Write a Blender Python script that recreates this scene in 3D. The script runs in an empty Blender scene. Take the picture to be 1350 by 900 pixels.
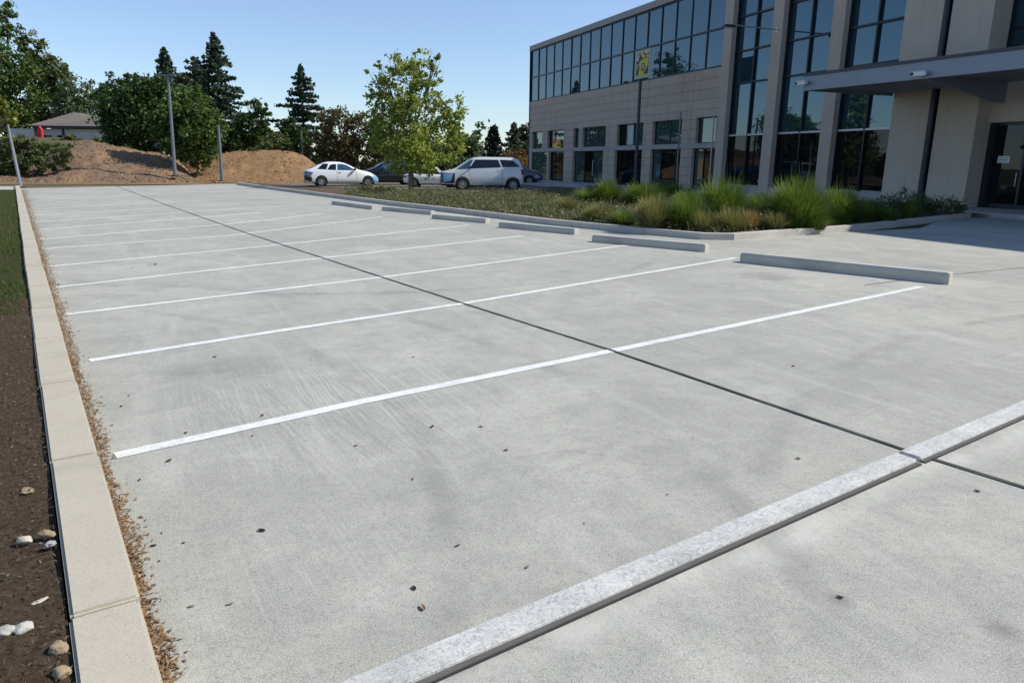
import bpy, bmesh, math, random
import numpy as np
from mathutils import Vector, Matrix, noise
from mathutils.bvhtree import BVHTree
rng = np.random.default_rng(7); random.seed(7)
sc = bpy.context.scene; COL = sc.collection
R = math.radians
# ---------------------------------------------------------------- camera survey
F, H0, ROLL, CH = 947.6, 214.5, .012, 1.65
pitch = math.atan((450-H0)/F)
fw = np.array([0, math.cos(pitch), -math.sin(pitch)]); up0 = np.array([0, math.sin(pitch), math.cos(pitch)]); r0 = np.array([1., 0, 0])
cr, sr = math.cos(ROLL), math.sin(ROLL)
rt = cr*r0+sr*up0; up = -sr*r0+cr*up0
EYE = np.array([0, 0, CH])
def ray(x, y): return fw*F+rt*(x-675)+up*(450-y)
def gnd(x, y, z=0.):
    d = ray(x, y); return EYE+d*((z-CH)/d[2])
def atY(x, y, Y):
    d = ray(x, y); return EYE+d*(Y/d[1])
def proj(p):
    d = np.array(p, float)-EYE; k = d@fw
    return 675+F*(d@rt)/k, 450-F*(d@up)/k
def zat(P, y):
    lo, hi = -5, 80
    for _ in range(50):
        m = (lo+hi)/2
        if proj((P[0], P[1], m))[1] > y: lo = m
        else: hi = m
    return lo
PSI = -.5963                                   # heading of the left kerb
KD = np.array([math.sin(PSI), math.cos(PSI), 0]); KN = np.array([math.cos(PSI), -math.sin(PSI), 0])
def kerbpt(s, o, z=0.): return KD*s+KN*o+np.array([0, 0, z])
PHI, FOFF = -.3751, 26.9976                    # facade plane
DV = np.array([math.sin(PHI), math.cos(PHI), 0]); NN = np.array([math.cos(PHI), -math.sin(PHI), 0])
d_ = ray(697, 241); OB = EYE+d_*(FOFF/(d_@NN)); OB[2] = 0
def facp(x, y, off=0.):
    d = ray(x, y); return EYE+d*((FOFF-off)/(d@NN))
def fac(x, y, off=0.):
    p = facp(x, y, off)-OB; return float(-(p@DV)), float(p[2])
def bw(u, w, z): return OB-DV*u+NN*w+np.array([0, 0, z])       # building coordinates to world
BROT = math.atan2(-DV[1], -DV[0])
# ---------------------------------------------------------------- object helpers
def tag(o, label=None, cat=None, group=None, kind=None):
    if label: o['label'] = label
    if cat: o['category'] = cat
    if group: o['group'] = group
    if kind: o['kind'] = kind
    return o
def empty(name, loc=(0, 0, 0), rz=0., label=None, cat=None, group=None):
    o = bpy.data.objects.new(name, None); COL.objects.link(o)
    o.location = tuple(loc); o.rotation_euler = (0, 0, rz); o.empty_display_size = .2
    return tag(o, label, cat, group)
class MB:
    def __init__(s): s.v = []; s.f = []
    def add(s, v, f):
        n = len(s.v); s.v += [tuple(float(c) for c in p) for p in v]; s.f += [tuple(i+n for i in q) for q in f]; return s
    def box(s, a, b, bev=0.):
        x0, x1 = sorted((a[0], b[0])); y0, y1 = sorted((a[1], b[1])); z0, z1 = sorted((a[2], b[2]))
        if bev <= 0:
            return s.add([(x0,y0,z0),(x1,y0,z0),(x1,y1,z0),(x0,y1,z0),(x0,y0,z1),(x1,y0,z1),(x1,y1,z1),(x0,y1,z1)],
                  [(3,2,1,0),(4,5,6,7),(0,1,5,4),(1,2,6,5),(2,3,7,6),(3,0,4,7)])
        bm = bmesh.new(); bmesh.ops.create_cube(bm, size=1)
        for v in bm.verts: v.co = ((x0+x1)/2+v.co.x*(x1-x0), (y0+y1)/2+v.co.y*(y1-y0), (z0+z1)/2+v.co.z*(z1-z0))
        bmesh.ops.bevel(bm, geom=bm.edges[:], offset=bev, segments=2, affect='EDGES')
        return s.bm(bm)
    def bm(s, bm, M=None):
        bm.verts.index_update()
        vs = [(M @ v.co) if M else v.co for v in bm.verts]
        s.add(vs, [[v.index for v in f.verts] for f in bm.faces]); bm.free(); return s
    def obox(s, p0, p1, wd, z0, z1, bev=0.):
        """box along p0->p1 (xy), width wd centred, from z0 to z1"""
        p0 = np.array(p0[:2], float); p1 = np.array(p1[:2], float); d = p1-p0; L = np.hypot(*d); d /= L
        m = MB().box((0, -wd/2, z0), (L, wd/2, z1), bev)
        return s.add([(p0[0]+d[0]*x-d[1]*y, p0[1]+d[1]*x+d[0]*y, z) for x, y, z in m.v], m.f)
    def tube(s, pts, rad, n=8, cap=True):
        pts = [np.array(p, float) for p in pts]; rads = rad if hasattr(rad, '__len__') else [rad]*len(pts)
        base = len(s.v); t0 = None
        for i, p in enumerate(pts):
            t = pts[min(i+1, len(pts)-1)]-pts[max(i-1, 0)]; t = t/(np.linalg.norm(t)+1e-9)
            a = np.array([1., 0, 0]) if abs(t[0]) < .8 else np.array([0, 1., 0])
            if t0 is not None: a = t0
            b = np.cross(t, a); b /= np.linalg.norm(b)+1e-9; a = np.cross(b, t); t0 = a
            for k in range(n):
                an = 2*math.pi*k/n; s.v.append(tuple(p+rads[i]*(a*math.cos(an)+b*math.sin(an))))
        for i in range(len(pts)-1):
            for k in range(n):
                a0 = base+i*n+k; a1 = base+i*n+(k+1) % n; s.f.append((a0, a1, a1+n, a0+n))
        if cap:
            s.f.append(tuple(base+k for k in range(n))[::-1]); s.f.append(tuple(base+(len(pts)-1)*n+k for k in range(n)))
        return s
    def lathe(s, prof, axis='z', n=24, c=(0, 0, 0)):
        base = len(s.v)
        for k in range(n):
            an = 2*math.pi*k/n
            for r_, h in prof:
                if axis == 'z': p = (r_*math.cos(an), r_*math.sin(an), h)
                else: p = (r_*math.cos(an), h, r_*math.sin(an))
                s.v.append((p[0]+c[0], p[1]+c[1], p[2]+c[2]))
        m = len(prof)
        for k in range(n):
            for j in range(m-1):
                a = base+k*m+j; b = base+((k+1) % n)*m+j
                s.f.append((a, b, b+1, a+1))
        return s
    def prism(s, poly, y0, y1):
        """extrude an (x, z) polygon along y"""
        n = len(poly)
        return s.add([(x, y0, z) for x, z in poly]+[(x, y1, z) for x, z in poly],
              [tuple(range(n)), tuple(range(2*n-1, n-1, -1))]+[(i, i+n, (i+1) % n+n, (i+1) % n) for i in range(n)])
    def vprism(s, poly, z0, z1):
        n = len(poly)
        return s.add([(p[0], p[1], z0) for p in poly]+[(p[0], p[1], z1) for p in poly],
              [tuple(range(n))[::-1], tuple(range(n, 2*n))]+[(i, (i+1) % n, (i+1) % n+n, i+n) for i in range(n)])
    def build(s, name, mat, parent=None, smooth=False, fix=True, kind=None):
        me = bpy.data.meshes.new(name); me.from_pydata(s.v, [], s.f)
        if fix:
            bm = bmesh.new(); bm.from_mesh(me); bmesh.ops.recalc_face_normals(bm, faces=bm.faces[:]); bm.to_mesh(me); bm.free()
        return link(name, me, mat, parent, smooth, kind)
def link(name, me, mat, parent=None, smooth=False, kind=None):
    me.materials.append(mat)
    if smooth:
        for p in me.polygons: p.use_smooth = True
        try: me.set_sharp_from_angle(angle=R(40))
        except Exception: pass
    o = bpy.data.objects.new(name, me); COL.objects.link(o)
    if parent: o.parent = parent
    if kind: o['kind'] = kind
    return o
def quadmesh(name, V, mat, parent=None, k=4, kind=None):
    """V: (n,k,3) array of separate polygons"""
    V = np.asarray(V, np.float32); n = V.shape[0]
    me = bpy.data.meshes.new(name)
    me.vertices.add(n*k); me.vertices.foreach_set('co', V.reshape(-1))
    me.loops.add(n*k); me.loops.foreach_set('vertex_index', np.arange(n*k, dtype=np.int32))
    me.polygons.add(n); me.polygons.foreach_set('loop_start', np.arange(0, n*k, k, dtype=np.int32))
    me.update(); me.validate()
    return link(name, me, mat, parent, False, kind)
# ---------------------------------------------------------------- materials
class NT:
    def __init__(s, name):
        s.m = bpy.data.materials.new(name); s.m.use_nodes = True; s.t = s.m.node_tree; s.t.nodes.clear()
        s.out = s.n('ShaderNodeOutputMaterial'); s.p = s.n('ShaderNodeBsdfPrincipled'); s.l(s.p.outputs[0], s.out.inputs['Surface'])
        s._tc = None
    def n(s, t, **kw):
        x = s.t.nodes.new(t)
        for k, v in kw.items(): setattr(x, k, v)
        return x
    def l(s, a, b): s.t.links.new(a, b)
    def obj(s):
        if not s._tc: s._tc = s.n('ShaderNodeTexCoord')
        return s._tc.outputs['Object']
    def map(s, scale=(1, 1, 1), loc=(0, 0, 0), rot=(0, 0, 0), vec=None):
        m = s.n('ShaderNodeMapping'); m.inputs['Scale'].default_value = scale; m.inputs['Location'].default_value = loc; m.inputs['Rotation'].default_value = rot
        s.l(vec or s.obj(), m.inputs['Vector']); return m.outputs[0]
    def dirmap(s, ang, fx, fy, loc=(0, 0, 0)):
        m = s.n('ShaderNodeMapping', vector_type='TEXTURE'); m.inputs['Rotation'].default_value = (0, 0, ang); m.inputs['Scale'].default_value = (1/fx, 1/fy, 1); m.inputs['Location'].default_value = loc
        s.l(s.obj(), m.inputs['Vector']); return m.outputs[0]
    def noise(s, scale, detail=4, rough=.55, vec=None, dist=0.):
        x = s.n('ShaderNodeTexNoise'); x.inputs['Scale'].default_value = scale; x.inputs['Detail'].default_value = detail
        x.inputs['Roughness'].default_value = rough; x.inputs['Distortion'].default_value = dist
        s.l(vec or s.obj(), x.inputs['Vector']); return x.outputs['Fac']
    def ramp(s, fac, stops):
        x = s.n('ShaderNodeValToRGB'); e = x.color_ramp.elements
        while len(e) < len(stops): e.new(.5)
        for i, (p, c) in enumerate(stops):
            e[i].position = p; e[i].color = (*c, 1) if hasattr(c, '__len__') else (c, c, c, 1)
        s.l(fac, x.inputs[0]); return x.outputs[0]
    def mix(s, fac, a, b, mode='MIX'):
        x = s.n('ShaderNodeMix', data_type='RGBA', blend_type=mode)
        for v, i in ((fac, 0), (a, 6), (b, 7)):
            if hasattr(v, 'is_linked'): s.l(v, x.inputs[i])
            elif hasattr(v, '__len__'): x.inputs[i].default_value = (*v, 1)
            else: x.inputs[i].default_value = v
        return x.outputs[2]
    def math(s, op, a, b=0., clamp=False):
        x = s.n('ShaderNodeMath', operation=op); x.use_clamp = clamp
        for i, v in enumerate((a, b)):
            if hasattr(v, 'is_linked'): s.l(v, x.inputs[i])
            else: x.inputs[i].default_value = v
        return x.outputs[0]
    def bump(s, h, strength=.3, dist=.01):
        x = s.n('ShaderNodeBump'); x.inputs['Strength'].default_value = strength; x.inputs['Distance'].default_value = dist
        s.l(h, x.inputs['Height']); s.l(x.outputs[0], s.p.inputs['Normal'])
    def col(s, c):
        if hasattr(c, 'is_linked'): s.l(c, s.p.inputs['Base Color'])
        else: s.p.inputs['Base Color'].default_value = (*c, 1)
    def set(s, **kw):
        for k, v in kw.items(): s.p.inputs[k.replace('_', ' ')].default_value = v
        return s
def plain(name, c, rough=.6, metal=0., var=.12, scale=3., coat=0., bump=0.):
    m = NT(name); f = m.noise(scale, 5)
    m.col(m.mix(f, tuple(x*(1-var) for x in c), tuple(min(1, x*(1+var)) for x in c)))
    m.set(Roughness=rough, Metallic=metal, Coat_Weight=coat)
    if bump: m.bump(m.noise(scale*20, 4), bump, .01)
    return m.m
def leafmat(name, ca, cb, cc, trans=.35, rough=.5, scale=.5):
    """per-leaf variation between ca and cb, patches drifting towards cc"""
    m = NT(name); g = m.n('ShaderNodeNewGeometry')
    c1 = m.mix(g.outputs['Random Per Island'], ca, cb)
    c2 = m.mix(m.ramp(m.noise(scale, 3), [(.42, 0.), (.66, .75)]), c1, cc)
    m.col(c2); m.set(Roughness=rough); m.p.inputs['Specular IOR Level'].default_value = .3
    t = m.n('ShaderNodeBsdfTranslucent'); m.l(m.mix(.5, c2, (1., 1., .35), 'MULTIPLY'), t.inputs[0])
    x = m.n('ShaderNodeMixShader'); x.inputs[0].default_value = trans
    m.l(m.p.outputs[0], x.inputs[1]); m.l(t.outputs[0], x.inputs[2]); m.l(x.outputs[0], m.out.inputs['Surface'])
    return m.m
def concrete_lot():
    m = NT('lot_concrete'); o = m.obj()
    big = m.noise(.3, 6, .65, dist=.4); med = m.noise(1.6, 7, .7, dist=.8); fine = m.noise(7., 6, .7, dist=.5)
    c = m.mix(m.ramp(big, [(.38, 0.), (.62, 1.)]), (.32, .318, .276), (.435, .428, .37))
    c = m.mix(m.math('MULTIPLY', m.ramp(med, [(.36, 1.), (.54, 0.)]), .6), c, (.265, .265, .24))
    c = m.mix(m.math('MULTIPLY', m.ramp(med, [(.55, 0.), (.70, 1.)]), .5), c, (.52, .51, .46))
    c = m.mix(m.math('MULTIPLY', m.ramp(fine, [(.38, 1.), (.56, 0.)]), .32), c, (.24, .24, .225))
    # trowel swirls and long drag streaks along the kerb direction
    st = m.noise(1., 6, .7, vec=m.dirmap(math.pi/2-PSI-.1, .35, 2.6), dist=.9)
    c = m.mix(m.math('MULTIPLY', m.ramp(st, [(.52, 0.), (.70, 1.)]), .42), c, (.52, .51, .47))
    st2 = m.noise(1., 6, .7, vec=m.dirmap(.6, .3, 2.2, (3, 9, 0)), dist=1.6)
    c = m.mix(m.math('MULTIPLY', m.ramp(st2, [(.54, 0.), (.70, 1.)]), .38), c, (.22, .222, .21))
    # fine grain and exposed sand
    g1 = m.noise(48, 6, .8, dist=1.4); g2 = m.noise(170, 3, .75); g3 = m.n('ShaderNodeTexVoronoi'); g3.inputs['Scale'].default_value = 75; m.l(o, g3.inputs['Vector'])
    c = m.mix(m.math('MULTIPLY', m.ramp(g1, [(.42, 1.), (.50, 0.)]), .55), c, (.17, .17, .155))
    c = m.mix(m.math('MULTIPLY', m.ramp(g2, [(.52, 0.), (.60, 1.)]), .6), c, (.66, .65, .59))
    c = m.mix(m.math('MULTIPLY', m.ramp(g3.outputs['Distance'], [(.10, 1.), (.2, 0.)]), m.math('MULTIPLY', m.ramp(med, [(.4, 0.), (.6, 1.)]), .4)), c, (.13, .13, .12))
    # hairline crazing here and there
    vc = m.n('ShaderNodeTexVoronoi', feature='DISTANCE_TO_EDGE'); vc.inputs['Scale'].default_value = .42; wv = m.n('ShaderNodeVectorMath', operation='ADD'); nz = m.n('ShaderNodeTexNoise'); nz.inputs['Scale'].default_value = 1.7; nz.inputs['Detail'].default_value = 6
    m.l(o, nz.inputs['Vector']); m.l(o, wv.inputs[0]); m.l(nz.outputs['Color'], wv.inputs[1]); m.l(wv.outputs[0], vc.inputs['Vector'])
    c = m.mix(m.math('MULTIPLY', m.ramp(vc.outputs['Distance'], [(.002, 1.), (.006, 0.)]), m.math('MULTIPLY', m.ramp(big, [(.50, 0.), (.58, 1.)]), .22)), c, (.12, .12, .11))
    # fans of scrape marks
    def spot(ctr, rad, soft=.5):
        x = m.n('ShaderNodeVectorMath', operation='DISTANCE'); m.l(o, x.inputs[0]); x.inputs[1].default_value = (ctr[0], ctr[1], 0)
        return m.ramp(m.math('DIVIDE', x.outputs['Value'], rad), [(1-soft, 1.), (1., 0.)])
    for (pa, pb, rad, cval, wgt, sc_) in (((400, 440), (620, 690), 1.7, (.60, .59, .54), .42, 1.6), ((350, 480), (560, 640), 1.5, (.22, .22, .205), .5, 1.6),
                               ((330, 640), (470, 900), .8, (.58, .57, .53), .22, 2.4), ((1000, 420), (1290, 560), 2.4, (.26, .265, .26), .28, .5)):
        a, b = gnd(*pa), gnd(*pb); an = math.atan2(b[1]-a[1], b[0]-a[0]); mid = (a+b)/2
        w = m.noise(1., 3, .5, vec=m.dirmap(an, .55*sc_, 34*sc_), dist=1.1)
        k = m.math('MULTIPLY', m.ramp(w, [(.5, 0.), (.66, 1.)]), spot(mid, rad, .8))
        c = m.mix(m.math('MULTIPLY', k, wgt), c, cval)
    # pale band left along the strip, and the arcs of tyres turning into the near bays
    q0, q1 = gnd(860, 782), gnd(1200, 628); sp_ = m.n('ShaderNodeSeparateXYZ'); m.l(m.dirmap(math.atan2(q1[1]-q0[1], q1[0]-q0[0]), 1, 1, (q0[0], q0[1], 0)), sp_.inputs[0])
    yb = m.math('ABSOLUTE', m.math('ADD', sp_.outputs[1], m.math('MULTIPLY', m.math('SUBTRACT', m.noise(1.1, 5, .6), .5), .5)))
    c = m.mix(m.math('MULTIPLY', m.ramp(yb, [(.02, 1.), (.16, 0.)]), m.math('MULTIPLY', m.ramp(m.noise(2.5, 5, .7), [(.38, .1), (.6, 1.)]), .5)), c, (.62, .61, .55))
    for (cx_, cy_, r__, wd_, wt_, cv_) in ((-6.5, 2.0, 6.3, .10, .34, (.16, .16, .15)), (-6.5, 2.0, 7.75, .11, .30, (.16, .16, .15)), (9.5, 0., 7.4, .10, .26, (.16, .16, .15)), (9.5, 0., 8.9, .10, .22, (.16, .16, .15)), (4., -3.5, 6.1, .14, .3, (.62, .61, .55)), (-3., 15., 6.0, .12, .3, (.17, .17, .16))):
        x = m.n('ShaderNodeVectorMath', operation='DISTANCE'); m.l(o, x.inputs[0]); x.inputs[1].default_value = (cx_, cy_, 0)
        dd = m.math('ABSOLUTE', m.math('SUBTRACT', x.outputs['Value'], r__)); br_ = m.ramp(m.noise(.8, 4, .6, vec=m.map(loc=(r__, 0, 0))), [(.44, 0.), (.6, 1.)])
        c = m.mix(m.math('MULTIPLY', m.math('MULTIPLY', m.ramp(m.math('ADD', dd, m.math('MULTIPLY', g1, .04)), [(wd_*.5, 1.), (wd_*1.3, 0.)]), br_), wt_), c, cv_)
    # stains with a shape of their own
    for (px, py, rad, w) in ((1005, 363, .55, .55), (1030, 368, .35, .45), (1230, 352, .4, .45), (1180, 331, .6, .22), (560, 655, .3, .2), (1265, 372, .45, -.5),
                             (300, 488, .55, .3), (250, 490, .4, .25), (840, 585, 1.1, .12), (640, 790, .8, .12), (1320, 828, .1, .6), (1107, 790, .07, .6)):
        p = gnd(px, py); k = m.math('MULTIPLY', spot(p, rad, .95), m.ramp(m.noise(5., 5, .7), [(.3, .2), (.6, 1.)]))
        c = m.mix(m.math('MULTIPLY', k, abs(w)), c, (.13, .128, .12) if w > 0 else (.55, .5, .4))
    m.col(c); m.set(Roughness=.82)
    h = m.math('ADD', m.math('MULTIPLY', g1, .7), m.math('MULTIPLY', g2, .5)); m.bump(h, .35, .004)
    return m.m
def kerbmat(name, ca, cb, grain=90):
    m = NT(name); c = m.mix(m.noise(2.2, 6, .65), ca, cb)
    g = m.noise(grain, 4, .7); c = m.mix(m.math('MULTIPLY', m.ramp(g, [(.3, 1.), (.5, 0.)]), .3), c, tuple(x*.55 for x in ca))
    c = m.mix(m.math('MULTIPLY', m.ramp(m.noise(9, 5, .7), [(.6, 0.), (.75, 1.)]), .3), c, tuple(x*.6 for x in ca))
    c = m.mix(m.math('MULTIPLY', m.ramp(m.noise(.9, 6, .7, dist=1.), [(.5, 0.), (.68, 1.)]), .45), c, tuple(x*.62 for x in ca))
    c = m.mix(m.math('MULTIPLY', m.ramp(m.noise(140, 3, .7), [(.56, 0.), (.68, 1.)]), .35), c, tuple(x*1.35 for x in cb))
    v = m.n('ShaderNodeTexVoronoi'); v.inputs['Scale'].default_value = 34; m.l(m.obj(), v.inputs['Vector'])
    c = m.mix(m.math('MULTIPLY', m.ramp(v.outputs['Distance'], [(.07, 1.), (.13, 0.)]), .6), c, tuple(x*.4 for x in ca))
    m.col(c); m.set(Roughness=.85); m.bump(g, .3, .004); return m.m
def soilmat(name, ca, cb, cc, s1=3., bump=.9):
    m = NT(name); c = m.mix(m.ramp(m.noise(s1, 8, .72), [(.35, 0.), (.65, 1.)]), ca, cb)
    c = m.mix(m.ramp(m.noise(s1*.22, 4), [(.45, 0.), (.62, .8)]), c, cc)
    m.col(c); m.set(Roughness=.95); m.p.inputs['Specular IOR Level'].default_value = .1
    m.bump(m.noise(s1*4, 8, .75), bump, .06); return m.m
def stonemat():
    m = NT('facade_stone'); sep = m.n('ShaderNodeSeparateXYZ'); m.l(m.obj(), sep.inputs[0])
    cmb = m.n('ShaderNodeCombineXYZ'); m.l(sep.outputs[0], cmb.inputs[0]); m.l(sep.outputs[2], cmb.inputs[1])
    b = m.n('ShaderNodeTexBrick'); b.offset = 0; m.l(m.map(loc=(.2, -.4, 0), vec=cmb.outputs[0]), b.inputs['Vector'])
    for k, v in (('Scale', 1.), ('Mortar Size', .014), ('Mortar Smooth', .3), ('Bias', 0.), ('Brick Width', 5.2), ('Row Height', .56)): b.inputs[k].default_value = v
    b.inputs['Color1'].default_value = (.47, .385, .315, 1); b.inputs['Color2'].default_value = (.425, .35, .288, 1); b.inputs['Mortar'].default_value = (.13, .115, .105, 1)
    c = m.mix(.5, b.outputs['Color'], m.ramp(m.noise(1.1, 7, .7), [(.3, (.8, .8, .8)), (.7, (1.15, 1.12, 1.1))]), 'MULTIPLY')
    c = m.mix(m.math('MULTIPLY', m.ramp(m.noise(.8, 5, .6, vec=m.map((3, 3, .25))), [(.5, 0.), (.75, 1.)]), .35), c, (.16, .145, .13))
    m.col(c); m.set(Roughness=.8); m.bump(m.math('ADD', b.outputs['Fac'], m.math('MULTIPLY', m.noise(30, 4), -.12)), -.5, .015); return m.m
def stucco(name, c):
    m = NT(name); k = m.mix(m.noise(.9, 6, .6), tuple(x*.86 for x in c), tuple(x*1.1 for x in c))
    k = m.mix(m.math('MULTIPLY', m.ramp(m.noise(1., 5, .6, vec=m.map((4, 4, .2))), [(.52, 0.), (.75, 1.)]), .3), k, tuple(x*.62 for x in c))
    m.col(k); m.set(Roughness=.9); m.bump(m.noise(45, 5, .7), .25, .008); return m.m
def glassmat(name, base, tint, ior=2.2):
    m = NT(name); m.col(base); m.set(Roughness=.015, IOR=ior); m.p.inputs['Specular Tint'].default_value = (*tint, 1)
    m.bump(m.noise(.9, 2), .02, .05); return m.m
def paintmat():
    m = NT('white_paint'); g = m.noise(60, 6, .8, dist=1.); w = m.noise(2.6, 6, .75)
    k = m.math('MULTIPLY', m.ramp(g, [(.40, 1.), (.54, 0.)]), m.ramp(w, [(.38, .15), (.6, 1.)]))
    c = m.mix(m.ramp(m.noise(9, 5, .7), [(.35, 0.), (.7, 1.)]), (.68, .68, .66), (.84, .84, .82))
    m.col(m.mix(k, c, (.45, .45, .43))); m.set(Roughness=.75); return m.m
def wornpaint():
    m = NT('worn_strip_paint'); g = m.noise(26, 7, .85, dist=2.2); w = m.noise(2.2, 6, .75); st = m.noise(1., 6, .75, vec=m.dirmap(math.atan2(.6, .8), 3., 30.), dist=1.)
    c = m.mix(m.ramp(w, [(.35, 0.), (.65, 1.)]), (.44, .44, .425), (.62, .62, .60))
    c = m.mix(m.math('MULTIPLY', m.ramp(g, [(.45, 1.), (.50, 0.)]), m.ramp(w, [(.3, .95), (.65, .6)])), c, (.27, .27, .26))
    c = m.mix(m.math('MULTIPLY', m.ramp(st, [(.52, 0.), (.66, 1.)]), .5), c, (.70, .70, .68))
    m.col(c); m.set(Roughness=.8); m.bump(g, .3, .003); return m.m
def bark(name, c):
    m = NT(name); f = m.noise(6, 6, .7, vec=m.map((4, 4, .8))); m.col(m.mix(f, tuple(x*.55 for x in c), tuple(x*1.4 for x in c)))
    m.set(Roughness=.95); m.bump(f, .7, .03); return m.m
def carpaint(name, c, metal=0., rough=.28):
    m = NT(name); m.col(m.mix(m.noise(1.5, 4), tuple(x*.93 for x in c), c)); m.set(Roughness=rough, Metallic=metal, Coat_Weight=.7, Coat_Roughness=.05); return m.m
M = dict(
    lot=concrete_lot(), kerb=kerbmat('kerb_concrete', (.41, .37, .29), (.50, .455, .37)), stop=kerbmat('stop_concrete', (.39, .375, .33), (.52, .50, .45), 60),
    walk=kerbmat('walk_concrete', (.38, .375, .36), (.46, .455, .44), 50), paint=paintmat(), worn=wornpaint(), filler=plain('painted_face_shade', (.10, .097, .09), .9, var=.3, scale=6), tar=plain('joint_sealant', (.028, .027, .026), .7, var=.3, scale=8),  # filler: dark tone standing in for shade on the raised strip's near face
    mulch=soilmat('bark_mulch', (.045, .032, .021), (.20, .145, .097), (.12, .086, .057), 34.), soil=soilmat('planter_soil', (.09, .066, .045), (.16, .12, .085), (.12, .09, .06), 4.),
    dirt=soilmat('mound_dirt', (.20, .12, .06), (.33, .205, .105), (.26, .15, .075), 2.2, 1.), darkdirt=soilmat('mound_dirt_brown', (.12, .078, .05), (.25, .16, .1), (.19, .115, .07), 1.6, 1.),
    lawn=soilmat('lawn_soil', (.035, .05, .014), (.075, .085, .025), (.07, .05, .028), 9.), ground=soilmat('dry_ground', (.12, .10, .06), (.19, .16, .10), (.08, .085, .04), .5),
    asphalt=soilmat('drive_asphalt', (.13, .12, .105), (.2, .18, .155), (.165, .15, .125), 6., .2), hill=soilmat('hill_soil', (.09, .085, .04), (.17, .13, .075), (.06, .075, .03), .6),
    stone=stonemat(), stucco=stucco('pillar_stucco', (.455, .385, .32)), block=stucco('entrance_stucco', (.49, .425, .35)), sill=stucco('sill_stone', (.36, .34, .32)),
    coping=plain('roof_coping_metal', (.26, .245, .23), .5, .2), alu=plain('window_aluminium', (.012, .018, .028), .35, .4), navy=plain('navy_metal', (.018, .025, .038), .45, .3),
    lightalu=plain('light_aluminium', (.45, .46, .47), .4, .5), fascia=plain('canopy_steel', (.22, .25, .30), .45, .2, scale=1.), fasciacap=plain('canopy_cap', (.05, .058, .075), .5, .3),
    soffit=plain('canopy_soffit', (.30, .30, .30), .7, scale=1.), roof=plain('roof_membrane', (.35, .35, .34), .9),
    glass=glassmat('blue_glazing', (.008, .030, .045), (.6, .86, 1.), 2.0), darkglass=glassmat('dark_glazing', (.005, .007, .009), (.75, .85, 1.), 1.42),
    tealglass=glassmat('teal_glazing', (.03, .065, .068), (.75, .95, 1.), 2.), pale=plain('pale_panel', (.45, .5, .52), .3),
    steel=plain('galvanised_pole', (.30, .32, .35), .45, .5), polegrey=plain('grey_pole_paint', (.16, .18, .21), .5, .2), darkpole=plain('dark_pole_paint', (.035, .045, .06), .45, .2),
    white=plain('white_plastic', (.68, .69, .7), .4), black=plain('black_plastic', (.012, .012, .013), .5), rubber=plain('tyre_rubber', (.016, .016, .016), .85),
    rim=plain('alloy_rim', (.42, .43, .44), .35, .7), carwhite=carpaint('white_car_paint', (.80, .81, .82)), carsilver=carpaint('silver_car_paint', (.62, .64, .66), .1), carblack=carpaint('black_car_paint', (.005, .0055, .007)),
    cardark=carpaint('slate_car_paint', (.05, .065, .08)), carglass=glassmat('car_glass', (.008, .012, .018), (.8, .9, 1.), 1.6), carblue=glassmat('blue_car_glass', (.03, .08, .17), (.6, .8, 1.), 1.9), cartrim=plain('car_trim_black', (.015, .016, .018), .4),
    lamp=glassmat('lamp_lens', (.18, .38, .66), (.8, .9, 1.), 1.6), taillamp=plain('tail_lamp', (.10, .13, .19), .2), redlamp=plain('red_lamp', (.3, .015, .012), .25), seam=plain('panel_seam', (.05, .052, .056), .6),
    bark=bark('bark_brown', (.10, .075, .055)), barkgrey=bark('bark_grey', (.17, .15, .13)),
    shingle=soilmat('roof_shingle', (.11, .098, .088), (.17, .152, .14), (.14, .125, .115), 5., .3), housewall=stucco('house_wall_white', (.62, .62, .62)), red=plain('red_fabric', (.5, .02, .03), .7),
    rock=soilmat('pale_rock', (.48, .44, .36), (.62, .58, .5), (.52, .46, .36), 12., .4), rocktan=soilmat('tan_rock', (.30, .22, .14), (.42, .33, .22), (.34, .25, .16), 12., .4), rockwhite=soilmat('white_rock', (.42, .41, .37), (.55, .53, .49), (.47, .45, .40), 12., .4),
    signyellow=plain('sign_yellow', (.50, .40, .02), .5, var=.2), signblack=plain('sign_black', (.015, .018, .022), .5), signpale=plain('sign_pale', (.33, .37, .32), .5), signwhite=plain('sign_white', (.6, .6, .56), .5),
    posterred=plain('poster_red', (.60, .03, .02), .5), posteryellow=plain('poster_yellow', (.75, .5, .02), .5))
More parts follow.
